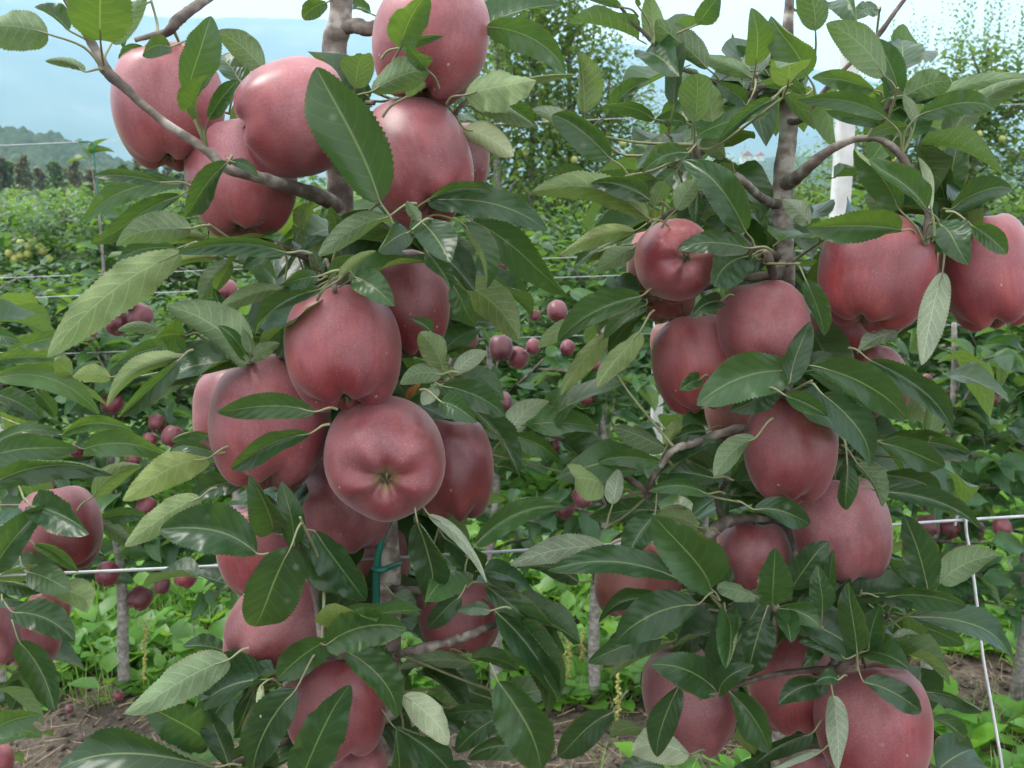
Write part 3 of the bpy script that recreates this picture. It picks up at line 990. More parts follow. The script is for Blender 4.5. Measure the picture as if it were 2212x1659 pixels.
trunk(T_B, [(1712, -150, DB, 18), (1706, -10, DB, 20), (1702, 60, DB, 24), (1700, 170, DB, 30), (1703, 240, DB, 38), (1702, 300, DB, 40), (1692, 380, DB, 42), (1690, 460, DB, 46),
            (1695, 600, DB, 44), (1700, 800, DB + .02, 44), (1705, 1000, DB + .02, 46), (1700, 1200, DB, 46), (1690, 1450, DB, 48), (1690, 1700, DB, 50)])
trunk(T_C, [(-150, 200, YC + .05, 30), (-145, 600, YC + .05, 40), (-140, 1000, YC + .05, 44), (-138, 1700, YC + .05, 48)])
def branch(T, pts, name='branch', mat=None, rough=.16, n=6):
    return trunk(T, pts, name, mat or M_BARK, rough, n, 10)
# the long slanting branch of the left tree and the others
branch(T_A, [(738, 452, DA, 34), (690, 424, YA + .03, 34), (620, 402, YA - .02, 30), (535, 376, YA - .07, 25), ('a', 1400, 1045, YA - .085, 64), ('a', 1280, 930, YA - .09, 62), ('a', 1050, 780, YA - .085, 54),
             ('a', 900, 660, YA - .08, 54), ('a', 770, 540, YA - .08, 62), ('a', 670, 450, YA - .08, 74), ('a', 605, 330, YA - .08, 60), ('a', 545, 220, YA - .08, 52), ('a', 470, 100, YA - .08, 44), ('a', 390, -40, YA - .08, 36)])
branch(T_A, [(722, -60, DA, 24), (560, -80, YA + .05, 24), ('a', 1330, -40, YA + .02, 62), ('a', 1190, 60, YA + .0, 66), ('a', 1100, 130, YA - .01, 70), ('a', 1040, 200, YA - .01, 56), ('a', 930, 225, YA, 36), ('a', 840, 250, YA, 30)])
branch(T_A, [(728, 60, DA, 34), (770, 55, YA + .06, 34), (800, 62, YA + .04, 30), (860, 30, YA + .05, 22)], )
branch(T_A, [(740, 610, DA, 24), (790, 590, YA + .03, 24), ('f', 640, 200, YA - .01, 52), ('f', 800, 100, YA - .02, 50), ('f', 900, -60, YA - .04, 40)], rough=.4)
branch(T_A, [(742, 640, DA, 22), (728, 640, YA - .02, 22), ('f', 425, 360, YA - .045, 36), ('f', 410, 270, YA - .05, 34), ('f', 370, 160, YA - .05, 26)])
branch(T_A, [(738, 560, DA, 20), (690, 560, YA + .02, 18), ('f', 260, 160, YA, 40), ('f', 110, 90, YA - .01, 34), ('f', 60, 60, YA - .02, 26)], mat=M_TWIG)
branch(T_A, [(760, 780, DA, 20), (640, 770, YA + .05, 20), ('e', 1620, 790, YA, 44), ('e', 1550, 800, YA - .03, 34)], mat=M_TWIG)
branch(T_A, [(838, 1420, DA, 20), ('j', 870, 940, YA + .02, 50), ('j', 960, 915, YA, 60), ('j', 1080, 890, YA - .01, 60), ('j', 1200, 860, YA - .01, 62), ('j', 1330, 800, YA - .01, 52), ('j', 1440, 760, YA, 30)], rough=.55)
branch(T_A, [(836, 1270, DA, 18), (900, 1275, YA + .02, 16), ('j', 1180, 540, YA - .01, 40), ('j', 1230, 530, YA - .02, 30)], mat=M_TWIG)
branch(T_A, [(830, 1440, DA, 18), (770, 1420, YA, 14), ('j', 340, 960, YA - .08, 36), ('j', 345, 900, YA - .09, 26)], mat=M_TWIG)
# right tree
branch(T_B, [(1692, 395, DB, 34), ('d', 210, 1130, DB - .02, 84), ('d', 300, 1055, YB - .0, 76), ('d', 420, 955, YB - .02, 62), ('d', 560, 880, YB - .03, 46), ('d', 700, 858, YB - .04, 36), ('d', 800, 885, YB - .05, 44),
             ('d', 890, 965, YB - .05, 52), ('d', 960, 1070, YB - .05, 44), ('d', 1030, 1180, YB - .05, 40), ('d', 1060, 1320, YB - .05, 40), ('d', 1045, 1520, YB - .05, 52)])
branch(T_B, [(1700, 262, DB, 16), ('d', 280, 740, YB + .03, 36), ('d', 420, 560, YB + .02, 30), ('d', 600, 370, YB + .01, 28), ('d', 760, 205, YB, 30), ('d', 860, 70, YB, 28), ('d', 960, -60, YB, 22)], mat=M_TWIG)
branch(T_B, [(1690, 440, DB, 22), ('d', 90, 1265, DB - .02, 64), ('d', 0, 1210, YB + .0, 56), ('c', 1520, 1130, YB - .02, 46), ('c', 1465, 1085, YB - .02, 40)])
branch(T_B, [(1700, 170, DB, 12), (1640, 190, YB + .03, 16), ('c', 1530, 640, YB + .01, 44), ('c', 1320, 500, YB, 22), ('c', 1110, 420, YB, 26), ('c', 1000, 330, YB, 26), ('c', 930, 240, YB, 24), ('c', 830, 140, YB, 24), ('c', 740, 30, YB, 20), ('c', 690, -60, YB, 16)], mat=M_TWIG)
branch(T_B, [(1692, 560, DB, 22), (1600, 520, YB + .02, 20), (1540, 410, YB - .01, 18), ('c', 1230, 970, YB - .03, 44), ('c', 1205, 900, YB - .03, 34)], mat=M_TWIG)
branch(T_B, [(1700, 900, DB, 20), (1650, 930, YB + .01, 18), ('g', 1520, 1205, YB - .03, 52), ('g', 1350, 1255, YB - .04, 54), ('g', 1200, 1310, YB - .045, 52), ('g', 1090, 1340, YB - .05, 48), ('g', 1010, 1430, YB - .05, 44), ('g', 950, 1530, YB - .04, 46), ('g', 915, 1640, YB - .03, 40)], rough=.3)
branch(T_B, [(1693, 560, DB, 22), (1676, 600, YB - .0, 22), ('d', 80, 1640, YB - .05, 60), ('d', 60, 1560, YB - .055, 50)], mat=M_TWIG)
branch(T_B, [(1700, 800, DB, 20), (1698, 850, YB - .0, 20), ('h', 165, 990, YB - .06, 50), ('h', 165, 930, YB - .07, 40)], mat=M_TWIG)
branch(T_B, [(1692, 1300, DB, 20), (1640, 1310, YB, 18), ('k', 1420, 690, YB - .06, 34), ('k', 1380, 660, YB - .07, 26)], mat=M_TWIG)
branch(T_B, [(1695, 1130, DB, 18), (1620, 1120, YB + .02, 18), ('k', 1380, 140, YB - .0, 70), ('k', 1310, 210, YB - .01, 66), ('k', 1290, 260, YB - .01, 46)], rough=.5)
branch(T_B, [(1692, 1440, DB, 20), (1760, 1450, YB, 20), ('l', 500, 1040, YB - .05, 56), ('l', 560, 1000, YB - .06, 60), ('l', 620, 960, YB - .07, 50)], mat=M_TWIG, rough=.5)
branch(T_B, [(1690, 1340, DB, 18), (1680, 1330, YB - .04, 18), ('l', 110, 680, YB - .07, 36), ('l', 90, 650, YB - .075, 28)], mat=M_TWIG)

# leaves: region, base x y, tip x y, width (all read off the photograph), then side (T upper / U under), depth code, tint
DZ = dict(f=-.105, n=-.06, m=-.01, b=.05, k=.11)
LV_A = """
a 300 212 -210 175 260 U f
a 530 447 280 383 95 U f
a 625 250 640 -260 330 T f y
a 695 270 905 -15 140 U n
a 430 190 210 40 130 T n
a 860 100 770 300 100 T b
a 1060 292 885 345 120 T n
a 895 293 740 372 60 T m
a 1165 565 1325 105 215 T f
a 1640 430 1335 195 170 U b
a 1490 500 1335 315 150 T b
a 1232 715 1285 460 190 T f y
a 1300 735 1475 495 140 T f
a 1475 545 1560 340 110 U b
a 1480 820 1470 640 105 U b y
a 1420 1005 1158 1350 190 T f
a 1440 1005 1600 1085 60 T f
a 1000 1135 570 1095 95 T n
a 1130 1142 530 1365 140 T m y
a 1125 1215 572 1560 140 T m
a 1185 1420 738 1490 200 U n
a 1290 1480 950 1505 150 U b y
e 1120 118 380 745 250 U n y
e 1790 120 1105 128 150 T f
e 1100 95 720 190 110 T m
e 1350 140 1000 245 100 U m y
e 1430 170 1250 440 170 U b
e 1750 150 1508 225 85 T m
e 1760 340 1358 482 130 U m
f 335 345 -95 632 165 T f
e 1400 640 1328 340 120 T m
e 1545 805 1045 452 320 U n
e 1150 640 950 660 190 T m y
e 1025 628 735 600 80 U m
e 1545 790 1375 570 130 T n
e 1560 795 1740 680 90 U n
e 1562 742 1518 598 85 T n p
e 1135 692 725 795 120 T b
e 1160 760 665 990 170 U m
e 1112 792 740 1170 160 T n
e 1212 850 858 1092 110 U m
e 690 895 455 895 110 U b y
e 1320 1270 1068 1288 105 T m y
e 1345 1370 1038 1345 90 T n
e 1290 1400 800 1645 210 U n y
e 1515 1540 1170 1705 170 T m
i 1245 -25 823 272 170 U n y
f 300 1110 -325 1145 160 T f
f 275 1243 -215 1497 190 T f
b 830 300 1012 -35 250 T f y
b 375 15 222 112 110 T b y
b 650 85 505 15 100 T b
b 550 550 600 300 190 U n
b 650 570 1008 437 220 U f
b 860 292 1092 228 70 T n
b 985 425 870 285 140 T f
b 870 603 992 520 75 U n
b 865 560 712 572 75 T m
b 705 1252 274 422 420 T f d
b 1365 165 1870 435 190 T m
b 1235 592 1682 495 240 U n
b 1330 585 1905 488 95 U m
b 1270 660 1662 798 160 U m
b 1415 600 1652 792 160 T b
b 1230 800 1532 982 160 U m p
b 958 1372 1132 1630 235 T f
b 950 1388 866 1252 80 U f
b 1010 1240 1405 1190 100 T n
b 1000 1252 1755 1418 190 T n
b 1275 1372 1842 1885 220 T m
b 1215 1388 1392 1785 190 T n
b 890 1440 690 1565 155 T f
b 755 1348 328 1602 145 U f
b 445 1470 400 1285 115 T n
b 640 1308 415 1440 105 T m
b 215 1420 285 1262 120 U b y
b 200 1600 160 1398 95 U b
f 390 292 592 148 115 T f
f 322 268 72 332 115 T f
f 330 292 195 302 75 U n
f 330 262 285 88 85 T n
f 545 268 755 412 175 T f
f 445 292 682 108 60 U f
f 1000 118 1152 355 155 T n
f 1165 20 1275 195 130 U m
f 1190 298 1572 662 240 U b y
f 1158 318 1292 602 130 T n
f 1030 622 912 535 90 T n
f 1092 842 948 620 165 U n
f 1082 878 828 932 115 U n
f 1168 882 1372 733 105 U m p
f 1035 890 1195 868 75 U m
f 868 1022 958 928 45 T m o
f 1088 948 1492 1132 165 T n
f 1085 1048 1295 1172 150 T f
f 1240 1058 1562 1502 205 T m
f 1062 958 975 1072 85 U m p
f 1430 1448 1578 1522 95 T b
i 1600 326 970 190 320 T f
j 152 282 -55 872 320 T f
j 200 240 478 572 240 T n d
j 300 185 612 622 220 T n d
i 1702 192 1560 -110 225 T n
j 172 282 88 -105 140 T n d
j 368 892 872 790 245 T f
j 382 862 62 1112 200 T f d
j 490 930 852 1358 220 T f d
j 578 890 802 1142 200 T n d
j 182 1170 -98 1690 250 T f
j 205 1755 502 1132 255 T f
j 820 1755 808 1492 150 T f d
j 848 1208 1142 1502 180 U n p
j 788 1398 1155 1702 215 T m d
j 938 130 1096 672 220 T n d
j 1008 82 1372 482 85 U n p
j 1108 228 1332 502 200 T b d
j 1368 528 1852 985 180 T m
j 1428 688 1852 1355 240 T m d
j 1338 418 1562 562 125 T b
j 1298 272 1852 18 180 T m y
j 1438 1118 1765 1705 320 T n d
j 1402 1300 1108 1332 95 T b d
j 1492 1318 1168 1572 150 T m d
j 1482 1400 1198 1562 115 U b y
j 1662 1560 1242 1592 150 T m
j 1270 1000 818 1022 115 U b
j 1268 968 1572 1052 115 T b y
j 1205 588 1005 812 130 T n d
j 1392 680 1188 690 80 T n p
j 790 585 932 705 130 T m p
i 1425 983 812 1342 230 U f
i 1512 1048 1188 1202 165 T n d
i 1402 932 1138 902 125 T m
i 1502 1068 1208 1292 130 U m
i 1342 1652 345 1668 320 T f d
i 1302 1502 928 1308 255 T n d
i 1422 1642 1238 1268 150 T n
i 1582 1168 1458 1482 175 T n d
i 1632 1138 1625 1348 65 U f p
i 1780 1420 1560 1330 150 T b d
i 1560 1560 1400 1700 150 T m
j 640 1650 520 1500 130 T b y
"""
LV_C = """
e -85 650 105 670 95 T n
e 45 742 568 640 110 T m y
e -45 792 358 780 115 T n y
e 442 888 335 795 120 U n y
e -25 902 602 1087 150 T n y
e -25 1000 255 1152 150 T b d
e 228 988 342 1152 105 T b d
e 55 1078 272 1142 130 T b
e -35 1302 378 1213 85 T n
e 388 1252 832 1235 125 T n y
e -65 1392 452 1358 175 T f
e 518 1340 1047 1402 160 T n y
e -65 1565 655 1495 185 T f
e 578 1642 872 1428 140 U n y
i -55 422 326 12 220 T f d
i 195 28 562 192 250 T f d
i 215 268 488 432 120 T n y
i -10 462 392 440 130 T n
i 175 438 432 562 165 T f y
i 325 558 602 682 165 U n y
i 78 688 462 872 200 T f d
i 118 868 334 1305 200 T f
i -65 1432 242 1338 165 T n y
i 40 1420 262 1467 80 T m y
i -45 148 142 252 200 T n d
i -5 498 252 562 130 T n d
i 605 128 932 108 95 T b
i 598 138 862 292 120 U b
i -40 620 120 640 110 T n
e -60 1150 60 1290 130 T m
"""
LV_B = """
c 852 28 715 -35 110 T m
c 742 42 538 -12 65 T m
c 960 268 932 -45 140 U m
c 1232 150 1372 -25 130 T m
c 1292 428 942 148 220 U m
c 1082 652 1132 262 185 T m p
c 1212 762 1220 458 215 U n
c 1332 812 1258 468 195 U m
c 1562 482 1248 348 115 U m
c 1565 492 1298 418 110 T b
c 1532 652 1348 528 115 T m d
c 1592 402 1602 102 180 T n y
c 1572 392 1415 318 115 T b
c 1695 618 1362 892 130 T n
c 522 702 490 322 215 U m y
c 682 982 328 708 215 T n
c 482 862 198 678 130 U m p
c 658 722 932 488 125 T b
c 962 742 648 662 95 T m
c 1162 762 950 762 95 T m
c 932 1362 202 1178 240 U n y
c 542 1090 268 1102 100 T m
c 982 1130 518 1122 130 T m
c 932 1242 568 1128 150 T n
c 1172 948 888 1068 130 T n
c 1042 1002 838 898 165 U b
c 1098 1302 1252 1108 130 U n
c 1102 1058 948 1222 105 T m d
c 958 1292 1032 1128 110 U n
c 1530 1440 1148 983 230 T f
c 1232 1180 1218 1392 115 T m d
c 1402 982 1238 868 140 U m
g 842 -15 368 152 125 U m y
g 832 68 512 188 110 U b y
g 842 82 598 242 130 U m
g 1552 92 1102 80 140 T f
g 1562 138 1335 335 220 T n d
d 312 472 68 118 230 T n y
d 190 532 180 318 215 U f y
d 362 192 318 -125 185 U m
d 792 732 268 620 125 T n
d 792 472 418 148 190 U n
d 722 562 358 480 145 T n y
d 520 -10 602 132 200 T m
d 752 58 618 112 105 T m
d 882 602 728 228 165 T m
d 900 442 900 213 215 T b
d 918 592 1215 500 180 U m
d 1000 722 1482 675 145 T n
d 1088 612 1705 488 95 U b
d 1188 872 1725 478 260 U m d
d 792 782 438 718 95 T m
d 952 790 688 852 75 T n y
d 302 592 48 548 85 T m
d 882 1302 598 928 190 T n d
d 1052 1302 713 1018 200 T f d
d 1172 1282 1018 848 175 T m d
d 1192 1272 1262 848 170 T m d
d 1202 1302 1602 1165 165 T n d
d 1240 1342 1452 1300 110 T m d
d 922 1392 638 1228 120 U m
d 895 1432 306 1412 280 T f y
d 322 1402 158 1238 130 U m p
d 1120 1390 1272 1602 195 T f d
d 1200 1390 1332 1482 120 T m
d 1330 1400 1552 1582 150 T f
d 982 762 908 588 65 U n p
d 1082 1302 1000 978 65 U f p
g 882 388 356 672 200 T n
g 502 558 238 712 120 U m y
g 912 440 648 652 130 T m y
g 872 608 606 957 170 U n y
g 662 620 383 1002 155 U m y
h 232 858 -378 1062 280 T f y
g 1242 910 1128 972 115 T n d
g 1372 420 1208 502 130 T n d
h 102 980 -92 1122 175 T n d
g 1027 1342 698 1208 150 U m
g 1022 1432 592 1430 120 T n y
g 660 1560 428 1545 215 U n y
g 1040 1322 1122 1142 105 U m y
g 1282 1230 1058 1302 110 T m d
g 1592 1270 1338 1522 145 U f
g 1332 1520 973 1510 125 T n
g 1292 1620 933 1600 105 T n y
g 700 1685 752 1463 115 U n p
h 328 822 942 1152 250 T f
h 402 998 762 1442 220 T f
h 200 932 352 553 145 T f d
h 232 882 -5 962 155 T n
h 178 1010 432 1132 160 T f d
h 698 788 1282 1222 180 T n
h 1112 498 878 652 150 T m
h 1152 240 1028 822 160 U f p
h 872 618 618 742 120 U m p
h 300 288 422 642 155 T f
h 938 978 1082 1172 190 U b y
h 1072 1282 1152 928 150 U m
h 768 1288 1338 1370 240 T m
h 768 1302 1182 1502 180 T n
h 560 1440 542 1725 150 T f
h 620 1430 792 1685 150 U n
h 758 1498 1172 1652 165 T m d
k 962 88 788 378 190 T n
k 1312 542 950 88 310 T f
k 1132 490 298 440 185 T f
k 652 280 68 402 165 U n p
k 492 500 98 430 150 T m
k 1052 600 608 692 155 T n
k 1232 640 708 882 245 T f
k 1002 848 548 1012 155 T n
k 1082 868 678 1092 130 U m y
k 1232 160 958 88 135 U m
k 1002 58 558 112 140 T m d
k 1342 1170 978 1018 220 T f
k 1358 1192 1562 1028 150 T f
k 1112 1150 958 1592 175 T f d
k 1182 1572 787 1530 230 U n p
k 902 1418 668 1472 150 U m y
k 702 1308 368 1632 190 T n d
k 1430 1188 1682 1562 220 T f
k 1402 688 1422 1042 245 T f
k 1642 718 1538 1102 215 T f d
k 1312 768 1078 962 160 T m d
k 1592 590 1348 540 125 U n
l 90 642 120 303 205 T f
l 208 542 437 243 175 T n
l 402 692 370 413 140 T f d
l 440 562 456 313 100 T n
l 128 662 392 782 170 T f
l 160 708 202 882 160 T f d
l 448 692 562 518 180 T m
l 620 932 548 513 165 T f
l 690 922 762 648 150 T n d
l 678 622 792 448 120 T m
l 860 562 828 388 85 T m
l 958 718 1692 1055 185 T m
l 770 600 1322 682 150 T n
l 1062 562 908 83 195 T n
l 1138 500 1497 330 190 U m
l 748 -62 1392 152 150 T n
l -25 50 342 178 170 T f
l 552 980 268 868 110 T f
l 638 950 942 1042 210 T n d
l 432 1130 128 1262 185 T f d
l 502 1110 358 1130 95 T f
l 658 1120 1042 1322 155 T f
l 470 1208 502 1665 145 U f p
l 958 770 1292 902 125 T b d
l 838 870 1002 818 65 U n p
l 968 880 1162 1002 85 T m
l 1038 1180 1432 1352 115 T m
l 1088 1350 1322 1502 125 T m
l 342 1440 -5 1642 135 T n d
l 402 1550 88 1685 65 U n p
l 392 930 298 1022 95 T n d
l 420 790 542 718 75 U n
f 1498 1262 1728 1018 145 U m p
f 1528 1258 1822 1432 140 T m y
"""
SPURS = {
 'A': [('a', 650, 440, -.08), ('a', 1290, 920, -.09), ('a', 1430, 1020, -.09), ('a', 1040, 200, -.01), ('a', 1230, 1300, .03), ('f', 80, 70, -.03), ('f', 380, 270, -.05), ('f', 900, -20, -.05),
       ('e', 1560, 800, -.03), ('e', 1250, 790, .03), ('b', 650, 640, .0), ('b', 1170, 720, .0), ('f', 1060, 900, .0), ('j', 1240, 540, -.02), ('j', 350, 900, -.09), ('j', 180, 240, -.06), ('b', 1320, 150, .03),
       ('i', 1760, 1160, -.09), ('i', 1420, 1640, -.05), ('i', 1560, 1040, .0), ('j', 1420, 700, .0)],
 'B': [('c', 1210, 920, -.03), ('d', 820, 640, -.02), ('d', 900, 960, -.05), ('d', 1150, 1310, -.05), ('d', 1040, 1520, -.06), ('d', 60, 1560, -.055), ('c', 1000, 1360, .0), ('c', 1590, 480, .0), ('c', 960, 300, .0),
       ('d', 330, 560, .02), ('g', 900, 420, .0), ('h', 165, 940, -.07), ('h', 560, 1380, .0), ('k', 1390, 650, -.07), ('k', 1350, 1190, -.07), ('l', 90, 660, -.075), ('l', 620, 950, -.07), ('l', 420, 720, -.06), ('g', 1400, 1560, .0),
       ('g', 960, 1500, -.04), ('l', 800, 720, .0), ('g', 300, 1250, .02)],
 'C': [],
}
def near_trunk(T, p):
    best, bd = None, 1e9
    for q in TRUNKS[T.name]:
        d = (q - p).length + (0.06 if q.z > p.z + .03 else 0)
        if d < bd:
            best, bd = q, d
    return best, bd

def uvd(p):
    d = p - CAM
    f = d.dot(FWD)
    return CX + d.x / f * F, CY - d.dot(UP) / f * F, f
FRU = []
for o in COL.objects:
    if o.name.split('.')[0] == 'apple':
        u, v, f = uvd(o.location)
        FRU.append((u, v, max(o.scale) * .5 / f * F, f))
KEEP = [(1785, 60, 1868, 470), (1025, 1150, 1335, 1212), (1672, 235, 1735, 440), (1560, 280, 1680, 360), (700, 0, 760, 125), (1960, 1100, 2212, 1135), (200, 1270, 460, 1420)]   # gaps through which the photograph looks
def over_fruit(p, m=1.0):                       # would hide a fruit that the photograph shows
    u, v, f = uvd(p)
    if f < 1.6 and any(a < u < c and b < v < d for a, b, c, d in KEEP):
        return True
    return any(f < ff and (u - a) ** 2 + (v - b) ** 2 < (r * m) ** 2 for a, b, r, ff in FRU)
FRUIT = [(o.location.copy(), max(o.scale) * .5) for o in COL.objects if o.name.split('.')[0] == 'apple']
def in_fruit(q):
    return any((q - c).length < r for c, r in FRUIT)
TINT = dict(y=M_LEAFY, p=M_LEAFP, o=M_LEAFO)
def grow(T, Y, data, spurs, seed):
    sp = []
    for (r, x, y, d) in spurs:
        u, v = z(r, x, y)
        sp.append(at(u, v, Y + d))
    loose = []
    cnt = 0
    for li, line in enumerate(data.strip().splitlines()):
        q = line.split()
        reg = q[0]
        bx, by, tx, ty, w = map(float, q[1:6])
        side, dep = q[6], q[7]
        tint = q[8] if len(q) > 8 else ''
        rng = random.Random(seed * 1000 + li)
        u0, v0 = z(reg, bx, by)
        u1, v1 = z(reg, tx, ty)
        Yb = Y + DZ[dep] + rng.uniform(-.012, .012)
        base = at(u0, v0, Yb)
        s = upx(base)
        Lp = math.hypot(u1 - u0, v1 - v0) * s
        wd = w * ZS * s
        roll = rng.uniform(-26, 26)
        cw = math.cos(R(roll))
        real_w = wd / max(.5, cw) * 1.10
        Lr = max(Lp, real_w / .58)
        dy = math.sqrt(max(Lr * Lr - Lp * Lp, 0))
        dy = min(dy, .05)
        sgn = -1 if dep in 'fnm' else 1
        tip = at(u1, v1, Yb + sgn * dy + rng.uniform(-.008, .008))
        if side == 'U':
            roll += 180
        # gravity: leaves arch upwards on the way out
        ah = (tip - base).normalized()
        vd = (CAM - base).normalized()
        s_ = ah.cross(vd).normalized()
        hor = abs(u1 - u0) / max(1, math.hypot(u1 - u0, v1 - v0))
        bend = (1 if s_.z > 0 else -1) * (.02 + .085 * hor) * rng.uniform(.4, 1.3)
        bulge = rng.uniform(-.04, .10)
        fold = rng.choice((8, 16, 24, 36)) * rng.uniform(.6, 1.2)
        wave = rng.uniform(.03, .17)
        # foot of the stalk
        foot = None
        bd = .042
        for c in sp:
            d = (c - base).length
            if d < bd and (c - base).dot(ah) < .012:
                foot, bd = c, d
        if foot is None:
            foot = base - ah * rng.uniform(.012, .022) + Vector((0, rng.uniform(.004, .014), -.002))
            loose.append(foot)
        o = hero_leaf('leaf', base, tip, real_w, roll, bend, bulge, fold, wave, foot, TINT.get(tint, M_LEAF), None, seed * 1000 + li)
        part(o, T)
        cnt += 1
    # spurs and loose stalk feet: merge close ones and tie each to the wood with a thin twig
    feet = [(c, .0022) for c in sp]
    for f in loose:
        if all((f - c).length > .03 for c, _ in feet):
            feet.append((f, .0010))
    for k, (c, r) in enumerate(feet):
        q, d = near_trunk(T, c)
        if d < .012:
            continue
        rng = random.Random(seed * 77 + k)
        m1 = q.lerp(c, .5) + Vector((rng.uniform(-.01, .01), .02 + .1 * d, -.02 * rng.random()))
        if r < .002 and any(in_fruit(q_) or over_fruit(q_, .97) for q_ in (q.lerp(m1, .5), m1, m1.lerp(c, .35), m1.lerp(c, .65), m1.lerp(c, .9))):
            continue
        o = curve_tube('twig', [(q, r * 1.5), (m1, r * 1.2), (c, r), (c + (c - m1).normalized() * .004, r * .8)], M_TWIG if r > .002 else M_PET, None, 5, 6, .3)
        part(o, T)
    return cnt
nA = grow(T_A, YA, LV_A, SPURS['A'], 1)
nB = grow(T_B, YB, LV_B, SPURS['B'], 2)
nC = grow(T_C, YC, LV_C, SPURS['C'], 3)

# leaves deeper in the same trees, and fuller rosettes round each spur
V_HERO = [small_leaf_mesh('leaf', 200 + k, M_LEAF if k % 4 else M_LEAFY, segs=9, wr=.5) for k in range(8)]
def add_leaf(T, p, dr, nr, ln, rng):
    o = bpy.data.objects.new('leaf', V_HERO[rng.randrange(8)])
    o.matrix_basis = leaf_frame(p - Vector(T['base']), dr, nr, ln)
    link(o, T)
def rosettes(T, Y, spurs, seed, per):
    rng = random.Random(seed)
    c = 0
    for (r, x, y, d) in spurs:
        u, v = z(r, x, y)
        s = at(u, v, Y + d)
        for k in range(per):
            for tries in range(8):
                a = rng.uniform(0, 6.28)
                dr = Vector((math.cos(a), .5 * math.sin(a) + .25, rng.uniform(-.5, .7))).normalized()
                ln = rng.uniform(.055, .09)
                p = s + Vector((rng.uniform(-.01, .01), rng.uniform(.0, .02), rng.uniform(-.012, .012)))
                if over_fruit(p + dr * ln * .5) or over_fruit(p + dr * ln * .95) or over_fruit(p + dr * ln * .2, .8):
                    continue
                add_leaf(T, p, dr, Vector((rng.uniform(-.5, .5), rng.uniform(-.9, .1), 1)).normalized(), ln, rng)
                c += 1
                break
    return c
def inner_leaves(T, Y, ucen, n, seed, u_sp, v0, v1, near=.05):
    rng = random.Random(seed)
    k = 0
    while k < n:
        v = rng.uniform(v0, v1)
        u = ucen + rng.gauss(0, u_sp)
        p = at(u, v, Y + near + .2 * rng.random())
        q, d = near_trunk(T, p)
        out = (p - q)
        out.z *= .3
        dr = (out.normalized() + Vector((rng.uniform(-.6, .6), rng.uniform(-.6, .6), rng.uniform(-.5, .4)))).normalized()
        ln = rng.uniform(.065, .10)
        if over_fruit(p + dr * ln * .5) or over_fruit(p + dr * ln):
            continue
        add_leaf(T, p, dr, Vector((rng.uniform(-.5, .5), rng.uniform(-.7, .3), 1)).normalized(), ln, rng)
        k += 1
ra = rosettes(T_A, YA, SPURS['A'][4:], 15, 3)
rb = rosettes(T_B, YB, SPURS['B'], 16, 4)
inner_leaves(T_A, YA, 760, 295 - nA - ra, 5, 130, 430, 1700)
inner_leaves(T_B, YB, 1700, max(20, 295 - nB - rb), 6, 130, 60, 1700)
inner_leaves(T_C, YC, -60, 60, 7, 90, 650, 1650)
# what is left of the dense inside of the two crowns
def merged_leaves(name, items, protos):
    vs, fs, uv, mi, mats = [], [], [], [], []
    for (p, d, nr, ln, k) in items:
        me = protos[k % len(protos)]
        M = leaf_frame(p, d, nr, ln)
        if me.materials[0] not in mats: mats.append(me.materials[0])
        o = len(vs)
        vs += [M @ v.co for v in me.vertices]
        for pl in me.polygons:
            fs.append(tuple(q + o for q in pl.vertices))
            mi.append(mats.index(me.materials[0]))
        uu = [None] * len(me.vertices)
        for lp in me.loops: uu[lp.vertex_index] = tuple(me.uv_layers[0].data[lp.index].uv)
        uv += uu
    return mesh_obj(name, vs, fs, mats, None, uv=uv, mi=mi)
def inside(T, Y, ucen, n, seed, u_sp, v0, v1, lim=190):
    rng = random.Random(seed)
    it = []
    while len(it) < n:
        p = at(ucen + max(-lim, min(lim, rng.gauss(0, u_sp))), rng.uniform(v0, v1), Y + .09 + .22 * rng.random())
        a = rng.uniform(0, 6.28)
        dr = Vector((math.cos(a), math.sin(a), rng.uniform(-.6, .4))).normalized()
        if over_fruit(p) or over_fruit(p + dr * .05) or over_fruit(p + dr * .08):
            continue
        it.append((p - Vector(T['base']), dr, Vector((rng.uniform(-.6, .6), rng.uniform(-.7, .3), 1)), rng.uniform(.065, .10), rng.randrange(8)))
    o = merged_leaves('foliage', it, V_HERO)
    o.parent = T
    o['kind'] = 'stuff'
inside(T_A, YA, 770, 200, 31, 95, 430, 1700)
inside(T_B, YB, 1700, 300, 32, 150, 110, 1700, 330)
# ------------------------------------------------------------------ wires, posts, cords
wa, wb, wm = at(-160, 1250, YA + .09), at(2380, 1107, YA + .17), at(1180, 1186, YA + .12)
tag(curve_tube('trellis_wire', [(wa, .0017), (at(400, 1226, YA + .10), .0017), (wm, .0017), (at(2050, 1125, YA + .155), .0017), (wb, .0017)], M_WIRE, None, 8, 8),
    'thick pale grey wire running through the front row below the calyx-facing apple', 'wire')
c0, c1 = at(2081, 1118, YA + .157), at(2172, 1700, YA + .157)
c2 = c1 + (c1 - c0) * ((c1.z - .0) / (c0.z - c1.z))
tag(curve_tube('white_cord', [(c0 + Vector((-.006, .004, -.010)), .0014), (c0 + Vector((-.004, .005, .0)), .0016), (c0 + Vector((-.002, .001, .0045)), .0016), (c0 + Vector((.0, -.004, .001)), .0016)] + [(c0.lerp(c2, t) + Vector((.0015 * math.sin(t * 40), .02 * t, 0)), .0016) for t in (.012, .03, .07, .11, .16, .21, .27, .33, .4, .6, .8, 1)], M_CORD, None, 5, 8),
    'white cord slanting down from the wire at the lower right', 'cord')
tie = empty('tree_tie', at(818, 1230, DA - .03))
tag(tie, 'green plastic tie tube fastened along the left tree trunk', 'tie')
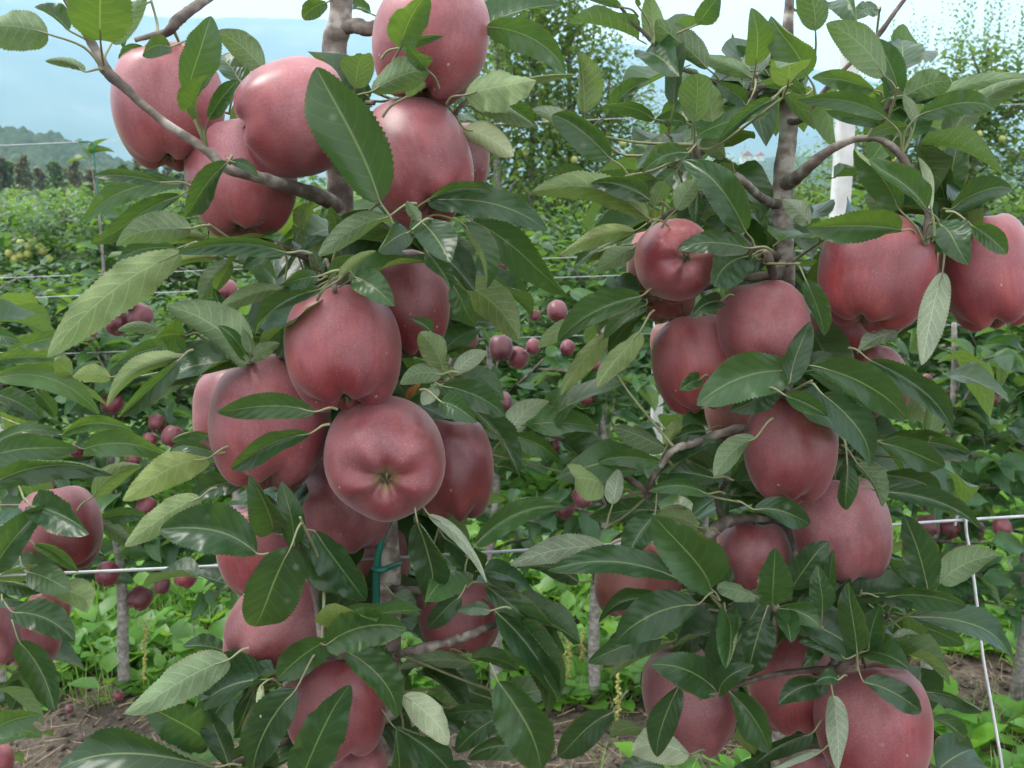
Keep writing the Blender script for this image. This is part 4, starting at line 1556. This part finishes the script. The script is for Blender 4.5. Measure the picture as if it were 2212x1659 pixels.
def tpart(name, pts):
    o = curve_tube(name, pts, M_TIE, None, 6, 8)
    o.parent = tie
    o.location = -Vector(tie.location)
tpart('tube', [(at(845, 1120, DA - .025), .0030), (at(830, 1150, DA - .03), .0032), (at(818, 1190, DA - .032), .0032), (at(813, 1250, DA - .032), .0034), (at(814, 1330, DA - .03), .0034), (at(820, 1440, DA - .028), .0034)])
tpart('knot', [(at(806, 1226, DA - .03), .0026), (at(822, 1232, DA - .037), .0030), (at(840, 1226, DA - .032), .0026), (at(862, 1218, DA - .012), .0022), (at(866, 1214, DA + .012), .002)])

def post(u, v_top, v_ref, Yp, wu, label):
    p = at(u, v_ref, Yp)
    top = at(u, v_top, Yp).z
    w = wu * upx(p) / 2
    vs, fs = [], []
    c = w * .22
    ring = [(-w + c, -w), (w - c, -w), (w, -w + c), (w, w - c), (w - c, w), (-w + c, w), (-w, w - c), (-w, -w + c)]
    nz_ = 24
    for i in range(nz_ + 1):
        zz = -.05 + (top + .05) * i / nz_
        k = 1.18 - .18 * i / nz_
        for x, y in ring:
            vs.append((x * k + .0015 * noise.noise(Vector((x * 50, zz * 9, y * 50))), y * k, zz))
    for i in range(nz_):
        for k in range(8):
            fs.append((i * 8 + k, i * 8 + (k + 1) % 8, (i + 1) * 8 + (k + 1) % 8, (i + 1) * 8 + k))
    fs.append(tuple(nz_ * 8 + k for k in range(8)))
    o = mesh_obj('trellis_post', vs, fs, M_CONC, None, smooth=False)
    o.location = (p.x, p.y, 0)
    return tag(o, label, 'post')
post(1824, 96, 300, 3.04, 35, 'tall white square trellis post behind the right tree')
post(1419, 600, 880, 3.9, 22, 'slim grey post low in the foliage between the trees')

Y2 = 3.12
for (va, vb, lab, Yw) in ((317, 215, 'thin top wire of the second row meeting the green-tied leader', Y2 + .05), (602, 520, 'upper of the two close wires across the second row foliage', Y2 + .02),
                          (647, 560, 'lower of the two close wires across the second row foliage', Y2 - .1), (770, 690, 'faint low wire threading the second row foliage', Y2 - .05)):
    tag(curve_tube('trellis_wire', [(at(-200, va + 6, Yw), .0011), (at(700, va - (va - vb) * .33, Yw + .02), .0011), (at(1500, va - (va - vb) * .66, Yw + .05), .0011), (at(2500, vb, Yw + .1), .0011)], M_WIRE, None, 8, 6), lab, 'wire')

# ------------------------------------------------------------------ second row of trees
V2 = [small_leaf_mesh('leaf', 300 + k, (M_ROW2, M_ROW2, M_FAR)[k % 3], segs=5, wr=(.5, .46, .52)[k % 3]) for k in range(8)]
M_T2 = bark_material('second_row_bark', (0.12, 0.105, 0.095), (0.22, 0.20, 0.18), (0.34, 0.32, 0.30), .62)
def row_tree(u, Yt, seed, label, group, topz, nleaf, lean=0.0, vbase=1510):
    rng = random.Random(seed)
    g = at(u, vbase, Yt)
    root = tag(empty('apple_tree', (g.x, Yt, 0)), label, 'apple tree', group)
    tr = [(Vector((rng.uniform(-.01, .01) + lean * k / 6 + .012 * math.sin(k * 1.7 + seed), rng.uniform(-.01, .01), -.05 + (topz + .05) * k / 6)), .019 * (1 - .75 * k / 6) + .003) for k in range(7)]
    curve_tube('trunk', tr, M_T2, root, 5, 9, .15)
    pts = [Vector(p) for p, r in tr]
    def on_trunk(zz):
        t = min(max((zz + .05) / (topz + .05) * 6, 0), 5.999)
        i = int(t)
        return pts[i].lerp(pts[i + 1], t - i)
    tips = []
    nb = 20
    for k in range(nb):
        zz = .36 + (topz - .44) * (k + rng.random()) / nb
        a = rng.uniform(0, 6.28)
        ln = rng.uniform(.12, .32) * (1.1 - .4 * zz / topz)
        q = on_trunk(zz)
        e = q + Vector((math.cos(a) * ln, math.sin(a) * ln * .9, rng.uniform(-.02, .16)))
        m = q.lerp(e, .5) + Vector((0, 0, rng.uniform(-.03, .03)))
        curve_tube('branch', [(q, .007), (m, .005), (e, .003)], M_TWIG, root, 4, 5, .2)
        tips.append((q, m, e))
    for k in range(3):                         # upright shoots
        zz = topz * rng.uniform(.62, .95)
        q = on_trunk(zz)
        e = q + Vector((rng.uniform(-.15, .15), rng.uniform(-.1, .1), rng.uniform(.2, .4)))
        curve_tube('branch', [(q, .004), (q.lerp(e, .5), .003), (e, .0018)], M_T2, root, 4, 5, .1)
        tips.append((q, q.lerp(e, .5), e))
    for k in range(nleaf):
        q, m, e = tips[rng.randrange(len(tips))]
        t = rng.uniform(.25, 1.05)
        p = q.lerp(m, t * 2) if t < .5 else m.lerp(e, (t - .5) * 2)
        a = rng.uniform(0, 6.28)
        dr = (Vector((math.cos(a), math.sin(a) - .25, rng.uniform(-.55, .55))) + (e - q).normalized() * .6).normalized()
        nr = Vector((rng.uniform(-.6, .6), rng.uniform(-.8, .3), 1)).normalized()
        o = bpy.data.objects.new('leaf', V2[rng.randrange(8)])
        o.matrix_basis = leaf_frame(p, dr, nr, rng.uniform(.08, .125))
        link(o, root)
    return root
G2 = 'second row apple trees behind the front row'
for k, (u, lab) in enumerate(((10, 'second row tree with pale trunk foot at the left edge'), (275, 'second row tree with bare curved pale trunk above the green weeds'), (540, 'second row tree hidden behind the left tree fruit'),
                              (805, 'second row tree straight behind the left tree trunk'), (1065, 'second row tree whose pale trunk foot stands in soil right of the left tree'), (1290, 'second row tree filling the gap between the two front trees'),
                              (1500, 'second row tree behind the left side of the right tree'), (1760, 'second row tree behind the right tree trunk'), (1990, 'second row tree behind the white post side'), (2190, 'second row tree at the right edge of picture'))):
    row_tree(u, Y2 + (.0, .05, -.05)[k % 3], 500 + k, lab, G2, (1.30, 1.22, 1.25, 1.3, 1.3, 1.3, 1.32, 1.32, 1.28, 1.3)[k], 235, lean=(0, .02, 0, .01, 0, 0)[k % 6])
# young leader with green tape rising over the second row
yl = tag(empty('young_leader_shoot', at(208, 470, Y2 + .02)), 'slim young leader shoot tied with teal tape, rising above the second row at left', 'shoot')
b0 = Vector(yl.location)
def rel(u, v, Yv): return at(u, v, Yv) - b0
curve_tube('stem', [(rel(228, 640, Y2 + .02), .006), (rel(215, 470, Y2 + .02), .0045), (rel(207, 420, Y2 + .02), .004), (rel(200, 370, Y2 + .02), .003), (rel(192, 335, Y2 + .02), .002)], M_T2, yl, 5, 6)
curve_tube('tape', [(rel(170, 306, Y2), .003), (rel(200, 309, Y2), .003), (rel(203, 340, Y2), .0025), (rel(208, 380, Y2), .0025), (rel(212, 420, Y2), .004), (rel(208, 440, Y2), .0025)], M_TIE, yl, 5, 6)
for (u, v, dx, dz_, ln) in ((196, 345, -1, .15, .075), (193, 338, .8, .5, .075), (196, 335, .5, .9, .07), (196, 342, -.3, .5, .045), (205, 400, -1, .1, .05), (212, 430, -1, .4, .06), (216, 470, 1, .3, .08), (222, 540, -1, .2, .09), (224, 560, 1, .3, .09), (226, 600, -1, .1, .1), (227, 620, 1, .4, .1)):
    o = bpy.data.objects.new('leaf', V2[(u + v) % 8])
    o.matrix_basis = leaf_frame(rel(u, v, Y2 + .02), Vector((dx, -.3, dz_)), Vector((0, -.6, 1)), ln)
    link(o, yl)

# second row fruit
GF = 'red apples on the second row'
AP2 = [(272, 648, 46, 'topmost apple of the small cluster above the left edge leaves, second row'), (236, 655, 34, 'second row apple half hidden left of the cluster top'), (252, 696, 58, 'largest dark apple at the bottom of the second row cluster'),
 (304, 683, 52, 'rounded apple at the right of the second row cluster'), (216, 688, 18, 'tiny apple sliver left of the second row cluster'), (190, 722, 36, 'orange-red second row apple below left of the cluster'),
 (85, 746, 34, 'second row apple over the leaves near the left edge'), (492, 628, 46, 'lone second row apple seen between leaves left of the centre apples'), (548, 690, 16, 'tiny pale apple beside the green leaf left of the centre apple'),
 (242, 872, 48, 'pale pink second row apple above drooping leaf at left'), (340, 914, 38, 'second row apple above the pair near the red crossed apple'), (372, 943, 48, 'second row apple touching the large left tree fruit leaves'),
 (322, 952, 34, 'deep red second row apple in shadow between left leaves'), (166, 972, 32, 'second row apple glimpsed above the layered left leaves'), (288, 990, 34, 'dark second row apple under the layered left leaves'),
 (315, 1096, 44, 'red second row apple above the left wire'), (232, 1240, 52, 'second row apple just under the left wire end'), (402, 1244, 52, 'second row apple under the wire beside the big dark leaf'),
 (302, 1292, 54, 'second row apple hanging lowest beside the bare trunk'), (350, 1265, 36, 'second row apple half under leaves right of the bare trunk'), (1080, 571, 34, 'second row apple by the teal knot right of the left tree'),
 (1009, 735, 50, 'bright red second row apple right of the shaded long apple'), (1082, 752, 54, 'dark second row apple left in the trio between the trees'), (1119, 773, 48, 'front round apple of the trio between the trees'),
 (1152, 748, 34, 'pale-edged apple right in the trio between the trees'), (1156, 681, 24, 'small red apple above the trio between the trees'), (1204, 673, 46, 'pinkish second row apple above the pale leaf tips between the trees'),
 (1226, 752, 34, 'second row apple hiding behind the narrow green leaves'), (990, 786, 40, 'dark red second row apple below the bright one'), (1086, 868, 42, 'second row apple behind the pale upright leaf'),
 (1262, 858, 46, 'second row apple under the yellow-green blunt leaf'), (1342, 800, 24, 'tiny pink apple left of the lower red apple'), (1288, 790, 24, 'tiny dark apple between the two narrow leaves'),
 (1196, 960, 36, 'dark red second row apple in the middle of the green gap'), (1222, 1100, 40, 'red second row apple beside the round yellow-green leaf'), (1258, 1075, 44, 'dark second row apple under the round yellow-green leaf'),
 (1270, 1200, 34, 'second row apple behind the pale curled leaf at the wire'), (2005, 1136, 46, 'left dark apple of the row under the right wire'), (2050, 1142, 50, 'middle dark apple of the row under the right wire'),
 (2105, 1148, 44, 'right dark apple of the row under the right wire'), (2165, 1140, 40, 'dark second row apple near the right edge at the wire'), (2000, 822, 26, 'small pale pink apple right of the drooping right tree leaves'),
 (2140, 860, 34, 'shaded second row apple in the right edge foliage'), (2052, 1030, 36, 'dark second row apple just above the right wire'), (1175, 1320, 40, 'red second row apple in the weeds gap at centre')]
rng = random.Random(21)
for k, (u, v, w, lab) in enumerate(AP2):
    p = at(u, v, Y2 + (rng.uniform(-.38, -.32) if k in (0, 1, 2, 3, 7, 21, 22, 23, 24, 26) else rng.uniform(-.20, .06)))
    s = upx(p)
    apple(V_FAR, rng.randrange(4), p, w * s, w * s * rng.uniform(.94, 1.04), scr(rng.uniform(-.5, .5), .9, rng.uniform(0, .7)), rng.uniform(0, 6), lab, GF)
for (u, v, w, lab) in ((256, 1503, 24, 'fallen dark apple on the soil left of the bare trunk foot'), (150, 1532, 20, 'fallen brownish apple on the soil at the lower left')):
    d = at(u, v, 3.0) - CAM
    t = -(H - .022) / d.z
    p = CAM + d * t
    s = upx(p)
    apple(V_FAR, u, p, w * s, w * s, scr(.5, .4, .6), 1.0, lab, 'fallen apples on the soil')

# ------------------------------------------------------------------ rows further back
def crown_items(rng, n, wx, wy, z0, z1, ln, shoots=0, shoot_len=.5, narrow=.55):
    it = []
    clumps = []
    for k in range(int(n / 16)):
        zz = z0 + (z1 - z0) * rng.random() ** .9
        f = 1 - narrow * (zz - z0) / (z1 - z0)
        a = rng.uniform(0, 6.28)
        rr = math.sqrt(rng.random())
        clumps.append(Vector((math.cos(a) * rr * wx * f, math.sin(a) * rr * wy * f, zz)))
    for k in range(n):
        c = clumps[rng.randrange(len(clumps))]
        p = c + Vector((rng.gauss(0, .09), rng.gauss(0, .09), rng.gauss(0, .09)))
        a = rng.uniform(0, 6.28)
        d = Vector((math.cos(a), math.sin(a), rng.uniform(-.6, .5)))
        nr = Vector((rng.uniform(-.7, .7), rng.uniform(-.7, .7), 1))
        it.append((p, d, nr, ln * rng.uniform(.7, 1.25), 0 if rng.random() < .72 else 1))
    for s in range(shoots):
        a = rng.uniform(0, 6.28)
        q = Vector((math.cos(a) * wx * .7 * rng.random(), math.sin(a) * wy * .6 * rng.random(), z1 - rng.uniform(.1, .5)))
        up = Vector((rng.uniform(-.18, .18), rng.uniform(-.15, .15), 1))
        L_ = shoot_len * rng.uniform(.6, 1.3)
        m = int(L_ / .045)
        for k in range(m):
            p = q + up * (L_ * k / m)
            a = k * 2.4 + s
            it.append((p, Vector((math.cos(a), math.sin(a), .9)), Vector((-math.cos(a), -math.sin(a), .8)), ln * (.85 - .4 * k / m), 1 if rng.random() < .5 else 0))
    return it

def back_tree(name, loc, me, tm, label, cat, group, rz):
    root = tag(empty(name, loc), label, cat, group)
    root.rotation_euler = (0, 0, rz)
    c = link(bpy.data.objects.new('crown', me), root)
    c['kind'] = 'stuff'
    link(bpy.data.objects.new('trunk', tm), root)
    return root

def trunk_mesh(hgt, r, seed):
    rng = random.Random(seed)
    vs, fs = [], []
    def add(path, rad, sg):
        o = len(vs)
        v, f = tube_data(path, rad, sg, .15)
        vs.extend(v); fs.extend(tuple(q + o for q in g) for g in f)
    add([Vector((.02 * math.sin(k * 1.3 + seed), .02 * math.cos(k), -.05 + hgt * k / 7)) for k in range(8)], [r * (1 - .1 * k) for k in range(8)], 8)
    for k in range(9):
        zz = hgt * (.3 + .65 * k / 9); a = k * 2.4
        q = Vector((0, 0, zz)); e = q + Vector((math.cos(a) * .4, math.sin(a) * .4, .2))
        add([q, q.lerp(e, .5), e], [r * .35, r * .25, r * .12], 5)
    me = bpy.data.meshes.new('trunk')
    me.from_pydata([tuple(v) for v in vs], [], fs)
    me.materials.append(M_T2)
    me.update()
    return me
rng = random.Random(99)
low = [scatter_mesh('crown', crown_items(rng, 1300, .36, .36, .40, 1.28, .074, 11, .42, .3), [M_FAR, M_ROW2], k) for k in range(3)]
lowt = [trunk_mesh(1.35, .022, k) for k in range(2)]
for (Yr, label, grp, step, zsc) in ((5.5, 'low leafy apple tree in the third orchard row', 'third row apple trees', .55, 1.0), (7.9, 'low leafy apple tree in the fourth orchard row', 'fourth row apple trees', .6, 1.03), (10.4, 'low leafy apple tree in the fifth orchard row', 'fifth row apple trees', .65, 1.08)):
    x0, x1 = at(-260, 600, Yr).x, at(2420, 600, Yr).x
    if Yr > 9: x1 = at(1150, 600, Yr).x
    x = x0; k = 0
    while x < x1:
        o = back_tree('apple_tree', (x + rng.uniform(-.08, .08), Yr + rng.uniform(-.1, .1), 0), low[rng.randrange(3)], lowt[k % 2], label, 'apple tree', grp, rng.uniform(0, 6.28))
        hi = {5.5: .80, 7.9: .98, 10.4: 1.12}[Yr] if x < -.03 * Yr else 1.08
        o.scale = (1.1, 1.1, zsc * hi * rng.uniform(.9, 1.16))
        x += step; k += 1
# tall yellow-apple trees
tall = [scatter_mesh('crown', crown_items(rng, 3100, .66, .6, .6, 2.62, .072, 46, .8, .25), [M_FARY, M_FAR], 50 + k) for k in range(2)]
tallt = trunk_mesh(2.7, .05, 9)
tallpos = []
for (u, Yr, sc_) in ((1075, 9.2, 1.45), (1150, 9.5, 1.5), (1225, 9.8, 1.30), (1310, 9.6, 1.0), (1400, 10.0, .80), (1500, 10.4, .74), (1610, 10.8, .62), (1720, 10.6, .66), (1850, 9.8, .86), (1965, 9.6, 1.00), (2085, 9.4, 1.10), (2205, 9.3, 1.05), (985, 9.9, 1.0)):
    p = at(u, 600, Yr)
    o = back_tree('apple_tree', (p.x, Yr, 0), tall[rng.randrange(2)], tallt, 'tall bushy yellow-apple tree with upright shoots, seen far behind', 'apple tree', 'tall yellow-apple trees at the back', rng.uniform(0, 6.28))
    o.scale = (.95, .95, sc_)
    tallpos.append((p.x, Yr, sc_))
# yellow apples
def ball_apple():
    me, sh = apple_mesh('apple', 5, M_YEL, nth=14, npr=10, lobe=.5)
    return me
yme = ball_apple()
def yel(u, v, Yy, w=.078):
    p = at(u, v, Yy)
    o = bpy.data.objects.new('yellow_apple', yme)
    o.location = p
    o.scale = (w, w, w)
    o.rotation_euler = (rng.uniform(-.5, .5), rng.uniform(-.5, .5), rng.uniform(0, 6))
    link(o)
    tag(o, 'small yellow apple hanging in the far background trees', 'apple', 'yellow apples far behind')
for (u, v) in ((45, 526), (62, 533), (70, 520), (93, 542), (44, 552), (32, 560), (60, 549), (85, 535), (3, 600), (105, 560), (20, 548)):
    yel(u, v, 7.75, .064)
for (u, v) in ((1170, 132), (1345, 310), (1378, 304), (1255, 300), (1135, 330), (1240, 345), (2115, 290), (2165, 300), (2060, 330), (1130, 90), (1180, 260), (1935, 345)):
    yel(u, v, 9.0, .062)

# far orchard rows and the dark trees before the hill
items = []
for Yr in (13.5, 17, 21, 26, 33, 42, 54, 70):
    wdt = Yr * .85
    n = 2300
    ln = .10 * (1 + (Yr - 13) / 22)
    for k in range(n):
        x = rng.uniform(-wdt, wdt)
        zz = rng.random() ** .7 * (1.45 + .25 * noise.noise(Vector((x * 1.3, Yr, 0))))
        p = Vector((x, Yr + rng.gauss(0, .3), zz))
        a = rng.uniform(0, 6.28)
        items.append((p, Vector((math.cos(a), math.sin(a), rng.uniform(-.5, .7))), Vector((rng.uniform(-.7, .7), rng.uniform(-.7, .7), 1)), ln * rng.uniform(.7, 1.5), 0 if rng.random() < .55 else 1))
o = link(bpy.data.objects.new('far_orchard_rows', scatter_mesh('far_orchard_rows', items, [M_FAR, M_FARY], 3, wr=.7)))
tag(o, 'mass of far orchard rows merging into one green field', None, None, 'stuff')
M_DARK = leaf_material('dark_tree_leaf', (0.09, 0.13, 0.075), (0.14, 0.19, 0.11), (0.14, 0.22, 0.06), veins=False)
M_BROWN = leaf_material('brownish_tree_leaf', (0.16, 0.15, 0.09), (0.2, 0.18, 0.11), (0.2, 0.2, 0.08), veins=False)
bush = [scatter_mesh('crown', [(p, d, nr, l * 4, k) for (p, d, nr, l, k) in crown_items(rng, 2600, 1.9, 1.9, .2, 5.2, .075, 0, .3, .7)], [a, b], 9, wr=.7) for a, b in ((M_DARK, M_FAR), (M_BROWN, M_DARK))]
bt = trunk_mesh(3.0, .16, 4)
for k in range(24):
    u, Yr, sc_ = -60 + 22 * k + rng.uniform(-8, 8), rng.uniform(105, 140), rng.uniform(1.1, 1.55)
    p = at(u, 400, Yr)
    r_ = back_tree('dark_tree', (p.x, Yr, -3.4), bush[rng.randrange(2)], bt, 'small dark tree in the line below the wooded hill', 'tree', 'dark trees below the hill', rng.uniform(0, 6))
    r_.scale = (1.0, 1.0, sc_ * 1.05)

# ------------------------------------------------------------------ weeds, grass, straw and clods on the ground
items = []
rng = random.Random(7)
def weed_density(x, y):
    n_ = noise.noise(Vector((x * 1.1, y * 1.1, 5)))
    if y > 3.45: d = .95
    elif y > 3.05: d = .75 + n_
    else: d = -.25 + n_ * .8
    if x > .75:
        if 3.02 < y < 3.38: d = -.1 + n_ * .4
        elif y <= 3.02: d = .85
    elif x < .6 and y > 3.0 and x < -.55: d += .25
    return d
def gz(x, y): return 0.035 * noise.noise(Vector((x * 2.2, y * 2.2, 3))) + 0.022 * noise.noise(Vector((x * 9, y * 9, 1))) - 0.02
cnt = 0
while cnt < 3200:
    x, y = rng.uniform(-4.6, 4.6), rng.uniform(2.35, 6.6)
    if abs(x) > y * .75 + .1 or rng.random() > weed_density(x, y):
        continue
    cnt += 1
    g = gz(x, y)
    big = rng.uniform(.5, 1.25)
    kind = rng.random()
    nl = rng.randrange(5, 10)
    a0 = rng.uniform(0, 6.28)
    stemh = rng.uniform(0, .12) * big if kind > .4 else 0
    for k in range(nl):
        a = a0 + k * 2.4
        ln = rng.uniform(.055, .13) * big
        items.append((Vector((x + .02 * math.cos(a), y + .02 * math.sin(a), g + .01 + stemh * k / nl)), Vector((math.cos(a), math.sin(a), rng.uniform(.2, 1.3))), Vector((-math.cos(a) * .6, -math.sin(a) * .6, 1)), ln, 0))
wm_ = scatter_mesh('weeds', items, [M_WEED], 1, wr=.62)
tag(link(bpy.data.objects.new('weeds', wm_)), 'bright green broad-leaved weeds covering the ground between the rows', None, None, 'stuff')
vs, fs = [], []
cnt = 0
while cnt < 9000:
    x, y = rng.uniform(-2.4, 2.4), rng.uniform(2.5, 5.0)
    if abs(x) > y * .56 + .1 or rng.random() > weed_density(x, y) * .9 + .03:
        continue
    cnt += 1
    g = gz(x, y); a = rng.uniform(0, 6.28); h = rng.uniform(.04, .17); bnd = rng.uniform(.02, .12)
    d = Vector((math.cos(a), math.sin(a), 0)); s = Vector((-d.y, d.x, 0)) * rng.uniform(.0012, .0028)
    b0_ = Vector((x, y, g - .005)); m1 = b0_ + d * bnd * .35 + Vector((0, 0, h * .65)); t1 = b0_ + d * bnd + Vector((0, 0, h * .95))
    o = len(vs)
    vs += [b0_ - s, b0_ + s, m1 + s * .8, m1 - s * .8, t1]
    fs += [(o, o + 1, o + 2, o + 3), (o + 3, o + 2, o + 4)]
tag(mesh_obj('grass', vs, fs, M_WEED, smooth=False), 'thin grass blades among the weeds', None, None, 'stuff')
M_STRAW = simple('straw', (0.36, 0.29, 0.18), 0.9, scale=30, col2=(0.28, 0.20, 0.11))
vs, fs = [], []
for k in range(2600):
    x, y = rng.uniform(-2.0, 2.1), rng.uniform(2.45, 3.9)
    g = gz(x, y); a = rng.uniform(0, 3.14); ln = rng.uniform(.015, .09)
    d = Vector((math.cos(a), math.sin(a), rng.uniform(-.15, .3))) * ln; s = Vector((-math.sin(a), math.cos(a), 0)) * rng.uniform(.0007, .002)
    c = Vector((x, y, g + .006 + rng.uniform(0, .008))); up = Vector((0, 0, .0015))
    o = len(vs)
    vs += [c - s, c + s, c + d + s * .6, c + d - s * .6, c + up, c + d + up]
    fs += [(o, o + 4, o + 5, o + 3), (o + 4, o + 1, o + 2, o + 5), (o, o + 1, o + 4)]
tag(mesh_obj('straw_litter', vs, fs, M_STRAW, smooth=False), 'dry straw and stalk litter on the tilled soil', None, None, 'stuff')
vs, fs = [], []
for k in range(2600):
    x, y = rng.uniform(-2.0, 2.1), rng.uniform(2.45, 3.9)
    g = gz(x, y); r = rng.uniform(.004, .02) * rng.random() ** .5 + .003
    o = len(vs)
    for q in ((1, 0, 0), (0, 1, 0), (-1, 0, 0), (0, -1, 0), (0, 0, .8), (0, 0, -.8), (.6, .6, .4), (-.6, .5, .45), (.5, -.65, .4), (-.6, -.6, .3)):
        vs.append(Vector((x, y, g + r * .2)) + Vector(q) * r * rng.uniform(.75, 1.25))
    fs += [(o, o + 6, o + 4), (o + 6, o + 1, o + 4), (o + 1, o + 7, o + 4), (o + 7, o + 2, o + 4), (o + 2, o + 9, o + 4), (o + 9, o + 3, o + 4), (o + 3, o + 8, o + 4), (o + 8, o, o + 4),
           (o, o + 5, o + 1, o + 6), (o + 1, o + 5, o + 2, o + 7), (o + 2, o + 5, o + 3, o + 9), (o + 3, o + 5, o, o + 8)]
tag(mesh_obj('soil_clods', vs, fs, m_ground, smooth=False), 'crumbly clods of earth on the tilled strip', None, None, 'stuff')
# dock stalks with yellow-green seed beads
M_SEED = simple('seed_beads', (0.42, 0.42, 0.12), 0.8, scale=20, col2=(0.30, 0.26, 0.08))
for (u, v0, v1, lab) in ((308, 1468, 1338, 'tall yellowish seed stalk right beside the bare second row trunk'), (390, 1510, 1490, 'short seed stalk low among the left weeds'), (1222, 1470, 1370, 'yellowish seed stalk left of the pair between the trees'),
                         (1252, 1440, 1362, 'yellowish seed stalk right of the pair between the trees'), (1330, 1560, 1455, 'seed stalk above the soil patch near the right tree'), (1745, 1655, 1560, 'seed stalk under the right tree fruit')):
    d = at(u, v0 + 30, 3.0) - CAM
    p0 = CAM + d * (-(H + .01) / d.z)
    if p0.y > 3.6 or p0.y < 2.5: p0 = at(u, v0, 3.0)
    top = at(u + 4, v1, p0.y)
    root = tag(empty('seed_stalk', p0), lab, 'weed', 'yellowish dock seed stalks')
    hgt = top - p0
    curve_tube('stem', [(Vector((0, 0, 0)), .002), (hgt * .5 + Vector((.006, 0, 0)), .0016), (hgt, .001)], M_SEED, root, 4, 5)
    vs, fs = [], []
    for k in range(46):
        t = .18 + .82 * k / 46
        c = hgt * t + Vector((.006 * math.sin(math.pi * t) + rng.gauss(0, .005), rng.gauss(0, .005), 0))
        r = rng.uniform(.004, .0075)
        o = len(vs)
        vs += [c + Vector(q) * r for q in ((1, 0, 0), (0, 1, 0), (-1, 0, 0), (0, -1, 0), (0, 0, 1), (0, 0, -1))]
        fs += [(o, o + 1, o + 4), (o + 1, o + 2, o + 4), (o + 2, o + 3, o + 4), (o + 3, o, o + 4), (o + 1, o, o + 5), (o + 2, o + 1, o + 5), (o + 3, o + 2, o + 5), (o, o + 3, o + 5)]
    mesh_obj('seeds', vs, fs, M_SEED, root)['kind'] = 'stuff'
print('leaves', nA, nB, nC, 'objects', len(bpy.data.objects))
